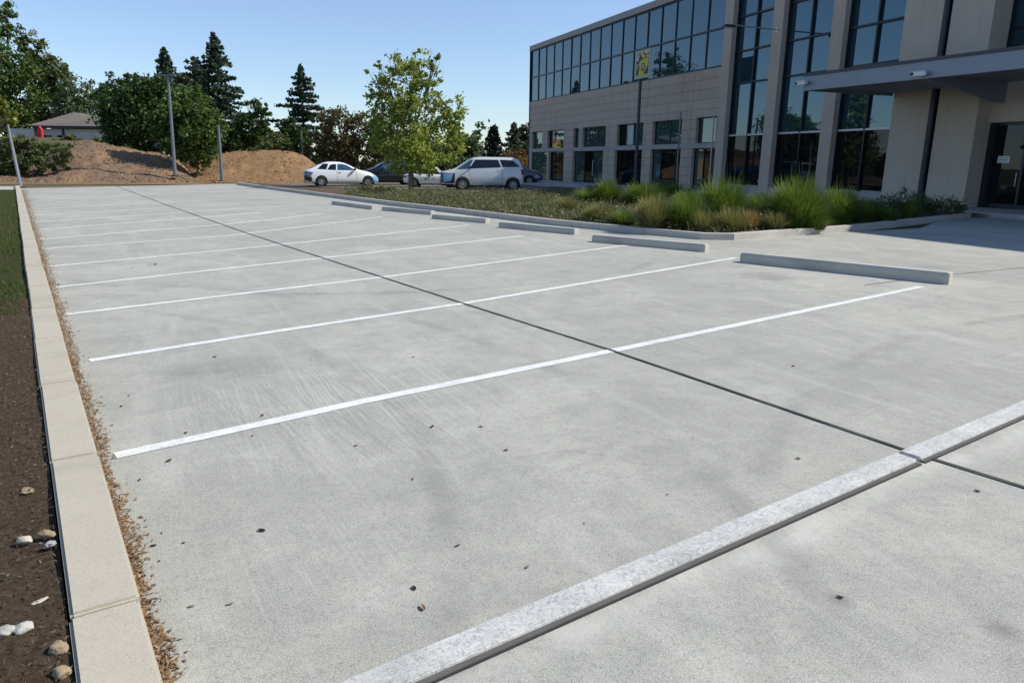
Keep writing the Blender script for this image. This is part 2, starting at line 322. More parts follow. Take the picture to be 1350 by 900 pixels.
LF = dict(
    bright=leafmat('maple_leaves', (.26, .325, .055), (.42, .44, .11), (.16, .24, .045), .42, scale=.9), dark=leafmat('dark_leaves', (0.030, 0.065, 0.019), (0.068, 0.111, 0.030), (0.043, 0.088, 0.022), .25, scale=.7),
    mid=leafmat('mid_leaves', (0.068, 0.124, 0.027), (0.135, 0.196, 0.046), (0.049, 0.095, 0.024), .33, scale=.7), olive=leafmat('olive_leaves', (0.089, 0.119, 0.043), (0.169, 0.189, 0.074), (0.068, 0.101, 0.034), .33),
    grey=leafmat('greygreen_leaves', (0.104, 0.152, 0.072), (0.181, 0.217, 0.113), (0.080, 0.123, 0.058), .3), conifer=leafmat('conifer_needles', (0.032, 0.056, 0.035), (0.072, 0.106, 0.067), (0.042, 0.080, 0.048), .12),
    pine=leafmat('pine_needles', (0.059, 0.081, 0.042), (0.119, 0.129, 0.063), (0.049, 0.070, 0.039), .15), brown=leafmat('brownish_leaves', (0.081, 0.086, 0.038), (0.142, 0.124, 0.054), (0.121, 0.092, 0.034), .25), cypress=leafmat('cypress_leaves', (0.010, 0.021, 0.013), (0.026, 0.044, 0.023), (0.016, 0.031, 0.018), .08),
    rust=leafmat('rust_leaves', (.16, .10, .035), (.25, .15, .05), (.12, .09, .035), .25), yellow=leafmat('yellowgreen_leaves', (.16, .20, .03), (.27, .27, .05), (.12, .16, .03), .4),
    grass=leafmat('grass_blades', (0.071, 0.133, 0.021), (0.190, 0.257, 0.052), (0.114, 0.171, 0.028), .4, scale=2.), drygrass=leafmat('dry_grass_blades', (0.160, 0.180, 0.060), (0.300, 0.280, 0.120), (0.220, 0.200, 0.080), .35, scale=2.), orangegrass=leafmat('orange_grass_blades', (.28, .18, .06), (.4, .27, .1), (.24, .2, .07), .3),
    scrub=leafmat('scrub_leaves', (0.072, 0.101, 0.039), (0.176, 0.195, 0.091), (0.156, 0.137, 0.078), .25, scale=1.2), lawn=leafmat('lawn_blades', (.045, .09, .014), (.11, .155, .032), (.11, .105, .035), .4, scale=1.5),
    clod=leafmat('dirt_clods', (.10, .06, .035), (.36, .23, .13), (.22, .13, .07), .0, scale=.8), litter=leafmat('dead_leaves', (.15, .085, .045), (.34, .22, .12), (.22, .135, .07), .1, scale=4.), chips=leafmat('mulch_chips', (0.027, 0.018, 0.012), (0.173, 0.120, 0.078), (0.075, 0.051, 0.033), .02, scale=6.), pod=leafmat('seed_pods', (.03, .02, .014), (.07, .04, .02), (.05, .03, .018), .0))
# ---------------------------------------------------------------- camera, sky, sun
cam = bpy.data.cameras.new('camera'); co = bpy.data.objects.new('camera', cam); COL.objects.link(co)
cam.sensor_width = 36; cam.lens = F/1350*36; cam.clip_start = .05; cam.clip_end = 6000
co.matrix_world = Matrix(((rt[0], up[0], -fw[0], 0), (rt[1], up[1], -fw[1], 0), (rt[2], up[2], -fw[2], CH), (0, 0, 0, 1)))
sc.camera = co
SUN_H, SUN_E = R(88), R(42.5)                       # compass heading of the sun (clockwise from +Y) and elevation
sd = Vector((math.sin(SUN_H)*math.cos(SUN_E), math.cos(SUN_H)*math.cos(SUN_E), math.sin(SUN_E)))
sl = bpy.data.lights.new('sun', 'SUN'); sl.energy = 5.0; sl.angle = R(.53); sl.color = (1, .945, .845)
so = bpy.data.objects.new('sun', sl); COL.objects.link(so); so.rotation_euler = sd.to_track_quat('Z', 'Y').to_euler(); so.location = (30, 0, 40)
w = bpy.data.worlds.new('World'); sc.world = w; w.use_nodes = True; nt = w.node_tree; nt.nodes.clear()
sky = nt.nodes.new('ShaderNodeTexSky'); sky.sky_type = 'NISHITA'; sky.sun_disc = False; sky.sun_elevation = SUN_E; sky.sun_rotation = SUN_H
sky.air_density = 1.0; sky.dust_density = .15; sky.ozone_density = 2.0; sky.altitude = 50
bg = nt.nodes.new('ShaderNodeBackground'); bg.inputs[1].default_value = .136
ow = nt.nodes.new('ShaderNodeOutputWorld'); mx = nt.nodes.new('ShaderNodeMix'); mx.data_type = 'RGBA'; mx.blend_type = 'MULTIPLY'; mx.inputs[0].default_value = 1; 
tc = nt.nodes.new('ShaderNodeTexCoord'); sp = nt.nodes.new('ShaderNodeSeparateXYZ'); nt.links.new(tc.outputs['Generated'], sp.inputs[0])
cr_ = nt.nodes.new('ShaderNodeValToRGB'); nt.links.new(sp.outputs[2], cr_.inputs[0]); e_ = cr_.color_ramp.elements; e_.new(.5); e_.new(.5)
for i_, (p_, c_) in enumerate(((0., (.80, .88, 1.04)), (.10, (.90, .94, 1.06)), (.26, (1.08, 1.03, 1.10)), (.6, (.93, .965, 1.0)))): e_[i_].position = p_; e_[i_].color = (*c_, 1)
nt.links.new(cr_.outputs[0], mx.inputs[7])
nt.links.new(sky.outputs[0], mx.inputs[6]); nt.links.new(mx.outputs[2], bg.inputs[0]); nt.links.new(bg.outputs[0], ow.inputs[0])
sc.view_settings.view_transform = 'Standard'; sc.view_settings.look = 'None'; sc.view_settings.exposure = 0.12; sc.view_settings.gamma = 1; sc.view_settings.use_curve_mapping = False
sc.cycles.max_bounces = 6; sc.cycles.transparent_max_bounces = 4; sc.cycles.use_denoising = True
# ================================================================ GROUND
def sheet(name, poly, z, mat): return MB().add([(p[0], p[1], z) for p in poly], [tuple(range(len(poly)))]).build(name, mat, kind='structure')
sheet('ground', [(-1500, -1500), (1500, -1500), (1500, 3000), (-1500, 3000)], -.06, M['ground'])
far_l, far_r = gnd(28, 241.5), gnd(322, 242.2)
kz = .15; KO1, KO0 = .178, -.035                      # right and left edges of the left kerb
S_END = 47.5
lot_poly = [kerbpt(-14, .1), kerbpt(S_END, .1), far_r, gnd(440, 259), gnd(560, 273), gnd(700, 290), gnd(935, 314), bw(50, -9, 0), bw(46, -2.5, 0), bw(70, -2.5, 0), (62, -18, 0)]
sheet('parking_lot', lot_poly, 0, M['lot'])
# pale concrete apron across the end of the planting bed
sheet('end_path', [kerbpt(S_END-4.5, -.12), kerbpt(S_END-4.5, -14), kerbpt(S_END+.5, -14), kerbpt(S_END+.5, -.12)], .095, M['walk'])
# left bed: mulch near, lawn further away
MB().box((0, 0, 0), (1, 1, 1))
def bed(name, s0, s1, o0, o1, z, mat, res=.5, amp=.02):
    ns, no = max(2, int((s1-s0)/res)), max(2, int(abs(o1-o0)/res)); m = MB(); v = []; f = []
    for i in range(ns+1):
        for j in range(no+1):
            p = kerbpt(s0+(s1-s0)*i/ns, o0+(o1-o0)*j/no)
            v.append((p[0], p[1], z+amp*noise.noise(Vector((p[0]*1.7, p[1]*1.7, 3.)))-.008*math.exp(-(j/no*abs(o1-o0))/.12)))
    for i in range(ns):
        for j in range(no): a = i*(no+1)+j; f.append((a, a+1, a+no+2, a+no+1))
    return m.add(v, f).build(name, mat, kind='structure', smooth=True)
bed('mulch_bed', -3, 9.6, KO0-.004, -9, .125, M['mulch'], .12)
bed('lawn', 9.6, S_END-4.5, KO0-.004, -13.5, .10, M['lawn'], .4)
# left kerb, one casting after another
m = MB(); sj = (gnd(165, 790, .15)@KD, gnd(125, 597, .15)@KD); L = sj[1]-sj[0]; L = L if L < 2 else L/2; s = sj[0]-4*L
while s < S_END:
    e = min(s+L-.011, S_END)
    a, b = kerbpt(s, (KO0+KO1)/2), kerbpt(e, (KO0+KO1)/2)
    wob = .004*math.sin(s*3.1)
    m.obox(a+KN*wob, b+KN*wob, KO1-KO0, -.05, kz+.003*math.sin(s*5), .011); s += L
m.build('kerb', M['kerb'], kind='structure')
# ---------------------------------------------------------------- painted lines
LINES = [[(152, 601), (480, 529), (805, 463), (1215, 378)], [(118, 475.5), (370, 436), (612, 400), (970, 340)], [(88, 414.5), (500, 366), (845, 321)],
         [(73, 379), (400, 343), (690, 311)], [(64, 351.5), (300, 329.7), (620, 296.8)], [(60, 328), (300, 311), (504, 286)], [(54, 315.5), (300, 295.6), (428, 281.4)],
         [(49, 303), (300, 284), (345, 280)], [(46, 293), (270, 278), (411, 269)], [(46, 284), (315, 268)], [(58, 275), (390, 258.5)], [(50, 263), (330, 250.5)]]
def ribbon(pts, wd, z, edge=.0):
    pts = [np.array(p[:2]) for p in pts]; v = []; f = []
    dense = []
    for a, b in zip(pts[:-1], pts[1:]):
        n = max(2, int(np.hypot(*(b-a))/.15))
        dense += [a+(b-a)*i/n for i in range(n)]
    dense.append(pts[-1])
    for i, p in enumerate(dense):
        t = dense[min(i+1, len(dense)-1)]-dense[max(i-1, 0)]; t /= np.hypot(*t); q = np.array([-t[1], t[0]])
        for sgn in (1, -1): e = p+q*sgn*(wd/2+random.uniform(-edge, edge)); v.append((e[0], e[1], z))
    for i in range(len(dense)-1): f.append((2*i, 2*i+1, 2*i+3, 2*i+2))
    return MB().add(v, f)
for i, l in enumerate(LINES):
    ribbon([gnd(*p) for p in l], .105 if i < 6 else .12, .004, .003).build('parking_line', M['paint'], kind='structure')
# ---------------------------------------------------------------- sealed joint and fine cracks
JL = [(153, 245.5), (216, 269), (324, 307), (400, 332), (610, 400), (804, 461.5), (1205, 598), (1350, 643)]
jp = [gnd(*p) for p in JL]; jp.append(jp[-1]+(jp[-1]-jp[-2])*4)
ribbon(jp, .027, .008, .002).build('expansion_joint', M['tar'], kind='structure')
ribbon([gnd(1140, 376), gnd(1235, 364), gnd(1350, 353), gnd(1350, 353)+np.array([5, 3.4, 0])], .014, .006, .002).build('hairline_joint', M['tar'], kind='structure')
# ---------------------------------------------------------------- low raised strip across the near slab
pa, pb = gnd(420, 903, .04), gnd(1350, 524, .04); dr = (pb-pa)/np.linalg.norm(pb-pa); nr = np.array([-dr[1], dr[0], 0])
cross = gnd(1203, 598, .04); sx = (cross-pa)@dr
m = MB(); wd = .125
segs = [(-1.15, sx-.02), (sx+.02, sx+1.9), (sx+1.912, sx+7)]
for s0, s1 in segs: m.obox(pa+dr*s0-nr*wd/2, pa+dr*s1-nr*wd/2, wd, -.02, .026, .006)
m.build('raised_strip', M['worn'], kind='structure')
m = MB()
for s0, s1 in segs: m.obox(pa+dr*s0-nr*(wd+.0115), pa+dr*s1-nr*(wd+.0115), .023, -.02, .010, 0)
m.build('strip_face_shade', M['filler'], kind='structure')  # dark box added to imitate the shaded near face of the strip
m = MB()
for s0, s1 in segs: m.obox(pa+dr*s0-nr*(wd+.0265), pa+dr*s1-nr*(wd+.0265), .007, -.02, .0055, 0)
m.build('strip_dark_line', M['tar'], kind='structure')  # thin darker line along the foot of the strip
# ---------------------------------------------------------------- planted island
KERB_PX = [(312, 243.6), (360, 250.3), (440, 261), (520, 271.5), (600, 281), (720, 296), (850, 309), (935, 317), (975, 316.5), (1020, 312.5), (1070, 309), (1120, 305), (1200, 296), (1280, 287)]
KP = [gnd(*p) for p in KERB_PX]
def offset_line(pts, d):
    out = []
    for i, p in enumerate(pts):
        t = pts[min(i+1, len(pts)-1)]-pts[max(i-1, 0)]; t = t/np.linalg.norm(t); out.append(p+np.array([-t[1], t[0], 0])*d)
    return out
def kerbstrip(pts, wd, h, name, mat, seg=2.4):
    # resample
    inner = offset_line(pts, wd); m = MB(); bvv = .012
    acc = [0]
    for a, b in zip(pts[:-1], pts[1:]): acc.append(acc[-1]+np.linalg.norm(b-a))
    def at(arr, s):
        for i in range(len(acc)-1):
            if s <= acc[i+1] or i == len(acc)-2:
                t = (s-acc[i])/(acc[i+1]-acc[i]); return arr[i]+(arr[i+1]-arr[i])*t
    s = 0; tot = acc[-1]
    while s < tot-.05:
        e = min(s+seg-.012, tot); n = 3; v = []; f = []
        for k in range(n+1):
            q = s+(e-s)*k/n; a, b = at(pts, q), at(inner, q); u = (b-a)/np.linalg.norm(b-a)
            for P, z in ((a, -.04), (a, h-bvv), (a+u*bvv, h), (b-u*bvv, h), (b, h-bvv), (b, -.04)): v.append((P[0], P[1], z))
        for k in range(n):
            for j in range(5): a0 = k*6+j; f.append((a0, a0+1, a0+7, a0+6))
        f.append((0, 1, 2, 3, 4, 5)); f.append(tuple(n*6+j for j in range(6)))
        m.add(v, f); s += seg
    return m.build(name, mat, kind='structure')
kerbstrip(KP, .2, .15, 'island_kerb', M['stop'])
# the taller kerb block where the island meets the entrance drive
PATH_W = 2.3
inner = offset_line(KP, .19)
back = [bw(47.2, -PATH_W-.05, 0), bw(36, -PATH_W-.05, 0), bw(26, -PATH_W-.05, 0), bw(25.2, -4.9, 0), bw(19, -6.2, 0), gnd(700, 255.5), gnd(600, 256), gnd(520, 252.5), gnd(420, 248.5), gnd(345, 244)]
ISL = inner+back
bm = bmesh.new(); bvs = [bm.verts.new((p[0], p[1], .11)) for p in ISL]; bm.faces.new(bvs); bmesh.ops.triangulate(bm, faces=bm.faces[:])
MB().bm(bm).build('island_soil', M['soil'], kind='structure')
# asphalt drive behind the island (the cars stand on it)
sheet('drive', [gnd(325, 242.6), gnd(322, 242.2)+np.array([-1, 9, 0]), bw(-22, -3.8, 0), bw(18, -3.8, 0), bw(40, -3.8, 0), gnd(600, 268), gnd(470, 258)], -.004, M['asphalt'])
# entrance walkway along the building
MB().vprism([bw(25, -5.2, 0), bw(25, 1, 0), bw(-6, 1, 0), bw(-6, -5.2, 0)], -.05, .16).build('walkway', M['walk'], kind='structure')
MB().vprism([bw(70, -PATH_W, 0), bw(70, 1.5, 0), bw(25.01, 1.5, 0), bw(25.01, -PATH_W, 0)], -.05, .15).build('walkway', M['walk'], kind='structure')
# ---------------------------------------------------------------- wheel stops
def stop(a, b, h, wd, label, grp='concrete wheel stops along the island'):
    a = np.array(a); b = np.array(b); d = b-a; Ln = np.hypot(d[0], d[1]); ang = math.atan2(d[1], d[0])
    e = MB(); prof = [(-wd/2, 0), (wd/2, 0), (wd/2, h*.72), (wd/2-.03, h), (-wd/2+.03, h), (-wd/2, h*.72)]
    v = []; f = []; n = len(prof)
    xs = [0, .035, Ln-.035, Ln]
    for i, x in enumerate(xs):
        for y, z in prof:
            k = 1 if i in (1, 2) else .93
            v.append((x, y*k, z if i in (1, 2) else min(z, h-.012)))
    for i in range(3):
        for j in range(n): f.append((i*n+j, i*n+(j+1) % n, (i+1)*n+(j+1) % n, (i+1)*n+j))
    f.append(tuple(range(n))[::-1]); f.append(tuple(3*n+j for j in range(n)))
    root = e.add(v, f).build('wheel_stop', M['stop']); root.location = (a[0], a[1], 0.001); root.rotation_euler = (0, 0, ang)
    tag(root, label, 'wheel stop', grp)
    return root
WS = [((1250, 375.5), (975, 346), .17, 'longest concrete wheel stop, at the near right end of the row'),
      ((929, 332.5), (780, 319), .15, 'concrete wheel stop in front of the kerb bend, second from the near end'),
      ((757, 309.5), (657, 300), .14, 'concrete wheel stop third from the near end of the row'),
      ((640, 294.5), (569, 288.5), .13, 'short concrete wheel stop fourth from the near end'),
      ((568, 283.5), (503, 277.5), .13, 'concrete wheel stop fifth from the near end, before the tree'),
      ((490, 276.5), (437, 269.5), .13, 'farthest concrete wheel stop, lying in the shadow patch near the tree')]
for i, (pa_, pb_, h, lab) in enumerate(WS):
    a, b = gnd(*pa_), gnd(*pb_); d = (b-a)/np.linalg.norm(b-a); q = np.array([-d[1], d[0], 0])   # q points away from camera side
    if q[0] < 0: q = -q
    wd = .2 if i else .22
    # long stops are cast in several lengths: shallow joints
    stop(a+q*wd/2, b+q*wd/2, h, wd, lab)
# ---------------------------------------------------------------- dirt mounds and hillside
def heightfield(name, cols, rows, fn, mat):
    v = []; f = []; nc, nr_ = len(cols), len(rows)
    for r_ in rows:
        for c in cols: v.append(fn(c, r_))
    for i in range(nr_-1):
        for j in range(nc-1): a = i*nc+j; f.append((a, a+1, a+nc+1, a+nc))
    return MB().add(v, f).build(name, mat, kind='structure', smooth=True)
def lerp(xs, ys): return lambda x: float(np.interp(x, xs, ys))
def sstep(t): t = min(1, max(0, t)); return t*t*(3-2*t)
top1 = lerp([-60, 0, 20, 40, 60, 80, 100, 130, 160, 190, 210, 228, 245, 262], [214, 222, 226, 228, 221, 207, 195, 193, 200, 205.5, 207, 212, 224, 240])
def mound1(px, t):
    Y0, Yc = float(np.interp(px, [28, 240, 270], [47.9, 51.6, 52.5])), 60.
    Y = Y0+(Yc-Y0)*t if t <= 1 else Yc+(t-1)*40
    zc = CH+(H0-top1(px))/F*Yc-.05
    k = sstep(t) if t <= 1 else 1+.1*(t-1)
    p = atY(px, 240, Y); x = p[0]
    z = zc*k; 
    z += (noise.fractal(Vector((x*.5, Y*.5, 1.)), .9, 2.1, 5)*.16+noise.fractal(Vector((x*2.2, Y*2.2, 7.)), .9, 2.1, 3)*.07)*min(1, t*3)*min(1., max(0, zc)*.8)
    return (x, Y, max(z, -.08)-.03*(t < .02))
m1mat = NT('mound_mixed_dirt'); 
c_ = m1mat.mix(m1mat.ramp(m1mat.noise(.22, 6, .6), [(.50, 0.), (.60, 1.)]), m1mat.mix(m1mat.noise(2.2, 8, .7), (.12, .08, .05), (.26, .17, .105)), m1mat.mix(m1mat.noise(3., 8, .7), (.21, .125, .065), (.34, .21, .11)))
c_ = m1mat.mix(m1mat.ramp(m1mat.noise(1.5, 6, .75), [(.6, 0.), (.68, .7)]), c_, (.06, .05, .03)); m1mat.col(c_); m1mat.set(Roughness=.95); m1mat.bump(m1mat.noise(4., 8, .75), .9, .12)
sheet('dirt_ground', [atY(-60, 240, 45), atY(326, 240, 51), atY(420, 240, 56), atY(430, 240, 80), atY(-60, 240, 80)], -.03, M['dirt'])
heightfield('dirt_mound', list(np.arange(-40, 268, 2.5)), list(np.linspace(0, 1, 44))+[1.05, 1.1, 1.2], mound1, m1mat.m)
top2 = lerp([238, 246, 262, 290, 325, 365, 390, 405, 420, 432], [238, 222, 214, 208, 205, 203.5, 206, 211, 222, 236])
def mound2(px, t):
    Y0, Yc = 53., 65.
    Y = Y0+(Yc-Y0)*t
    tt = t if t <= 1 else 2-t
    zc = CH+(H0-top2(px))/F*Yc
    p = atY(px, 240, Y); x = p[0]
    z = zc*sstep(tt)
    z += (noise.fractal(Vector((x*.6, Y*.6, 4.)), .9, 2.1, 5)*.2+noise.fractal(Vector((x*2.5, Y*2.5, 2.)), .9, 2.1, 3)*.06)*min(1, tt*3)*min(1., max(0, zc))
    return (x, Y, max(z, -.09))
heightfield('dirt_mound', list(np.arange(238, 434, 3)), list(np.linspace(0, 2, 40)), mound2, M['dirt'])
def clods(fn, pxs, ts, n, name):
    P = np.array([fn(random.uniform(*pxs), random.uniform(*ts)) for _ in range(n)]); P = P[P[:, 2] > .0]
    return P
def hill(px, Y):
    zc = lerp([-260, 0, 120, 200, 250, 300], [3.6, 3.3, 3.1, 2.5, .8, -.1])(px)
    x = atY(px, 240, Y)[0]
    return (x, Y, zc*sstep((Y-59)/14)+max(0, min(1, (Y-72)/28))*(1.1 if px < 220 else .3)+noise.noise(Vector((x*.1, Y*.1, 0)))*.3*sstep((Y-59)/14)-.1)
heightfield('hillside', list(np.arange(-300, 320, 12)), list(np.linspace(58, 72, 10))+list(np.linspace(78, 150, 10)), hill, M['hill'])
# ---------------------------------------------------------------- leaf litter and small things lying about
def flakes(P, N, size, aspect=(.3, .7), lift=.6):
    """curled little quads: P (n,3) centres"""
    n = len(P); a = rng.uniform(0, 2*np.pi, n); s = rng.uniform(size[0], size[1], n); w_ = s*rng.uniform(aspect[0], aspect[1], n)
    tilt = rng.normal(0, lift, n); roll = rng.normal(0, lift, n)
    d = np.stack([np.cos(a)*np.cos(tilt), np.sin(a)*np.cos(tilt), np.sin(tilt)], 1)
    q = np.stack([-np.sin(a)*np.cos(roll), np.cos(a)*np.cos(roll), np.sin(roll)], 1)
    V = np.stack([P-d*s[:, None]/2, P-q*w_[:, None]/2+d*s[:, None]*.05, P+d*s[:, None]/2, P+q*w_[:, None]/2+d*s[:, None]*.05], 1)
    lo = V[:, :, 2].min(1) - (P[:, 2]-N)
    V[:, :, 2] -= np.minimum(lo, 0)[:, None]
    return V
n = 21000; s = 1.2+rng.power(.5, n)*44
wob = np.array([.5+.5*noise.noise(Vector((x*1.3, 2., 0)))+.35*noise.noise(Vector((x*4.3, 9., 0))) for x in s]); wid = .012+.075*np.clip(wob, 0, 1.4)**1.4+.0042*s
o_ = KO1+.004+np.abs(rng.normal(0, 1, n))*wid*.62
P = KD*s[:, None]+KN*o_[:, None]; P[:, 2] = .004+rng.uniform(0, .035, n)*np.clip(1-(o_-KO1)/wid, 0, 1)
quadmesh('leaf_litter', flakes(P, .006, (.008, .034), (.2, .55), .5), LF['litter'], kind='stuff')
bpy.data.objects['leaf_litter']['label'] = 'dry brown leaves drifted along the kerb'
P = np.concatenate([clods(mound1, (-10, 250), (.0, 1.), 2600, ''), clods(mound2, (244, 430), (.0, 1.1), 1100, '')]); P[:, 2] += .03
quadmesh('dirt_clods', flakes(P, .1, (.04, .2), (.5, .9), .8), LF['clod'], kind='stuff')
n = 42000; s = rng.uniform(-.5, 10.5, n); o_ = KO0-.01-np.abs(rng.uniform(0, 1, n)**1.3)*3.2
P = KD*s[:, None]+KN*o_[:, None]; P[:, 2] = .128+rng.uniform(0, .02, n)
quadmesh('mulch_chips', flakes(P, .010, (.006, .028), (.10, .4), .6), LF['chips'], kind='stuff')
def blades(P, h, wd, lean=.5, seg=2):
    n = len(P); a = rng.uniform(0, 2*np.pi, n); H = rng.uniform(h[0], h[1], n); W_ = rng.uniform(wd[0], wd[1], n); ln = rng.uniform(.1, 1, n)*lean
    d = np.stack([np.cos(a), np.sin(a), np.zeros(n)], 1); q = np.stack([-np.sin(a), np.cos(a), np.zeros(n)], 1)
    z = np.array([0, 0, 1.])
    def pt(t): return P+z*(H*t*(1-.25*ln*t))[:, None]+d*(H*ln*t*t)[:, None]
    V = []
    for k in range(seg):
        t0, t1 = k/seg, (k+1)/seg; w0, w1 = W_*(1-.8*t0), W_*(1-.8*t1)
        V.append(np.stack([pt(t0)-q*w0[:, None]/2, pt(t0)+q*w0[:, None]/2, pt(t1)+q*w1[:, None]/2, pt(t1)-q*w1[:, None]/2], 1))
    return np.concatenate(V)
n = 22000; s = 8.6+rng.power(.7, n)*33.5; o_ = KO0-.03-rng.uniform(0, 1, n)**1.2*(1.2+s*.09)
den = np.array([noise.noise(Vector((a*.9, b*.9, 5.))) for a, b in zip(s, o_)]); kp = (den+(s-11)*.05 > 0); s, o_ = s[kp], o_[kp]
P = KD*s[:, None]+KN*o_[:, None]; P[:, 2] = .08
quadmesh('lawn_grass', blades(P, (.05, .13), (.006, .012), .8), LF['lawn'], kind='stuff')
def rock(name, px, py, size, mat, label, z0=.125, cat='stone', group=None, sq=(1, .75, .55)):
    p = gnd(px, py, z0); bm = bmesh.new(); bmesh.ops.create_icosphere(bm, subdivisions=3, radius=1)
    sd_ = random.uniform(0, 50)
    for v in bm.verts:
        k = 1+.32*noise.noise(v.co*1.1+Vector((sd_, 0, 0)))+.20*noise.noise(v.co*2.4+Vector((0, sd_, 0)))
        v.co = Vector((v.co.x*sq[0]*k, v.co.y*sq[1]*k, v.co.z*sq[2]*k))*size
    o = MB().bm(bm).build(name, mat, smooth=True); o.location = (p[0], p[1], z0+size*sq[2]*.55); o.rotation_euler = (0, 0, random.uniform(0, 6))
    return tag(o, label, cat, group)
rock('stone', 32, 714, .026, M['rock'], 'cream pebble lying alone on the dark mulch', sq=(1.2, .7, .6))
rock('stone', 62, 706, .028, M['rocktan'], 'tan pebble beside the kerb, next to a grey one', sq=(1.2, .7, .6))
rock('stone', 67, 719, .02, plain('grey_rock', (.3, .31, .33), .8), 'grey pebble tucked against the kerb below a tan one', sq=(1.1, .8, .7))
rock('stone', 7, 835, .026, M['rockwhite'], 'off white stone at the left edge of the mulch', sq=(1.2, .9, .6))
rock('stone', 31, 831, .026, M['rockwhite'], 'pale grey white stone beside an off white one', sq=(1.1, .9, .7))
rock('stone', 78, 857, .028, M['rocktan'], 'large tan stone against the kerb, upper of two', sq=(.9, 1.1, .7))
rock('stone', 81, 889, .024, M['rocktan'], 'tan stone against the kerb at the bottom edge', sq=(.9, 1.2, .7))
rock('stone', 36, 647, .03, M['rocktan'], 'flat tan stone half sunk in the mulch', sq=(1.3, .8, .25))
rock('stone', 53, 792, .018, M['posteryellow'] if False else M['rock'], 'small flat cream stone above the large tan stone', sq=(1.6, .6, .2))
def pod(px, py, size, mat, label, rz):
    """a curled dry seed pod / leaf scrap"""
    p = gnd(px, py); v = []; f = []; nx, ny = 6, 4
    for i in range(nx+1):
        for j in range(ny+1):
            u, q = i/nx*2-1, j/ny*2-1
            wv = math.sqrt(max(0, 1-u*u))*.5+.02
            v.append((u*size, q*wv*size*.8, size*(.10+.28*q*q*wv*2+.22*u*u)))
    for i in range(nx):
        for j in range(ny): a = i*(ny+1)+j; f.append((a, a+1, a+ny+2, a+ny+1))
    vb = [(x, y, max(.001, z-size*.12)) for x, y, z in v]; nv = len(v)
    f += [tuple(k+nv for k in q[::-1]) for q in f]
    o = MB().add(v+vb, f).build('seed_pod', mat, smooth=True); o.location = (p[0], p[1], .002); o.rotation_euler = (0, 0, rz)
    return tag(o, label, 'seed pod', 'dry pods and leaf scraps on the concrete')
PODS = [(223, 608, .02, 0), (345, 700, .02, 0), (346, 548, .017, 0), (570, 563, .02, 0), (546, 776, .016, 0), (283, 471, .018, 0), (205, 349, .035, 0), (545, 471, .017, 1), (634, 563, .015, 1), (667, 594, .015, 0),
        (469, 588, .012, 0), (544, 632, .01, 0), (603, 720, .013, 0), (695, 748, .012, 1), (1046, 483, .02, 0), (1052, 605, .016, 1), (1288, 648, .016, 0), (557, 802, .02, 2), (303, 797, .013, 2), (252, 800, .012, 2),
        (184, 633, .012, 0), (202, 720, .014, 0), (245, 571, .015, 0), (333, 575, .012, 0), (160, 536, .014, 0), (1107, 788, .014, 0), (210, 740, .008, 0), (605, 563, .006, 0), (170, 522, .012, 0), (410, 475, .008, 0), (242, 716, .009, 0), (880, 652, .008, 1), (770, 690, .007, 0)]
PL = {0: 'small blackish dry seed pod lying on the grey concrete', 1: 'thin brown leaf scrap lying on the grey concrete', 2: 'rounded tan seed husk lying on the near concrete'}
pm = [LF['pod'], LF['litter'], M['rocktan']]
for px, py, sz, k in PODS: pod(px, py, sz, pm[k], PL[k], random.uniform(0, 3))
# ================================================================ OFFICE BUILDING (x = along facade u, y = into the building w, z up)
OFF = empty('office_building', OB, BROT, 'two storey office block of grey stone and blue glass with a flat canopy', 'building')
ZT = 11.95
def part(mb, name, mat, parent=OFF, **k): return mb.build(name, mat, parent, **k)
UP1 = 28.36                                     # first pillar starts here
# stone piers and spandrel band of the left wing
bays = [(.63, 2.98, .63, 4.1), (4.14, 7.5, 4.5, 7.6), (9.35, 14.89, 9.35, 14.6), (16.6, 20.2, 16.4, 20.2), (21.42, 24.8, 21.3, 24.85), (26.3, 28.36, 26.05, 28.36)]
m = MB(); z0, z1, z2, z3, z4 = .1, 2.62, 2.92, 4.42, 7.12
edges = [0]+[e for b in bays for e in (b[0], b[1])]+[UP1]
for i in range(0, len(edges)-1, 2):
    if edges[i+1]-edges[i] > .05: m.box((edges[i], 0, z2), (edges[i+1], .4, z3))
e2 = [0]+[e for b in bays for e in (b[2], b[3])]+[UP1]
for i in range(0, len(e2)-1, 2):
    if e2[i+1]-e2[i] > .05: m.box((e2[i], 0, z0), (e2[i+1], .4, z1))
m.box((0, 0, z3), (UP1, .4, z4)); part(m, 'stone_wall', M['stone'])
part(MB().box((0, -.03, z1), (UP1-.002, .4, z2), .008), 'sill_band', M['sill'])
# building core, end walls and roof
part(MB().box((.02, .42, 0), (43.6, 22, ZT-.25)).box((43.6, 1.7, 0), (72, 22, ZT-.25)), 'core_wall', M['block'])
part(MB().box((-.03, .3, ZT-.25), (72, 22.2, ZT-.1)), 'roof', M['roof'])
part(MB().box((-.06, -.10, ZT-.42), (UP1, .32, ZT)).box((-.06, .32, ZT-.42), (.2, 22.2, ZT)), 'roof_coping', M['coping'])
part(MB().box((-.08, -.06, .1), (-.003, .06, ZT-.43)), 'corner_trim', M['navy'])
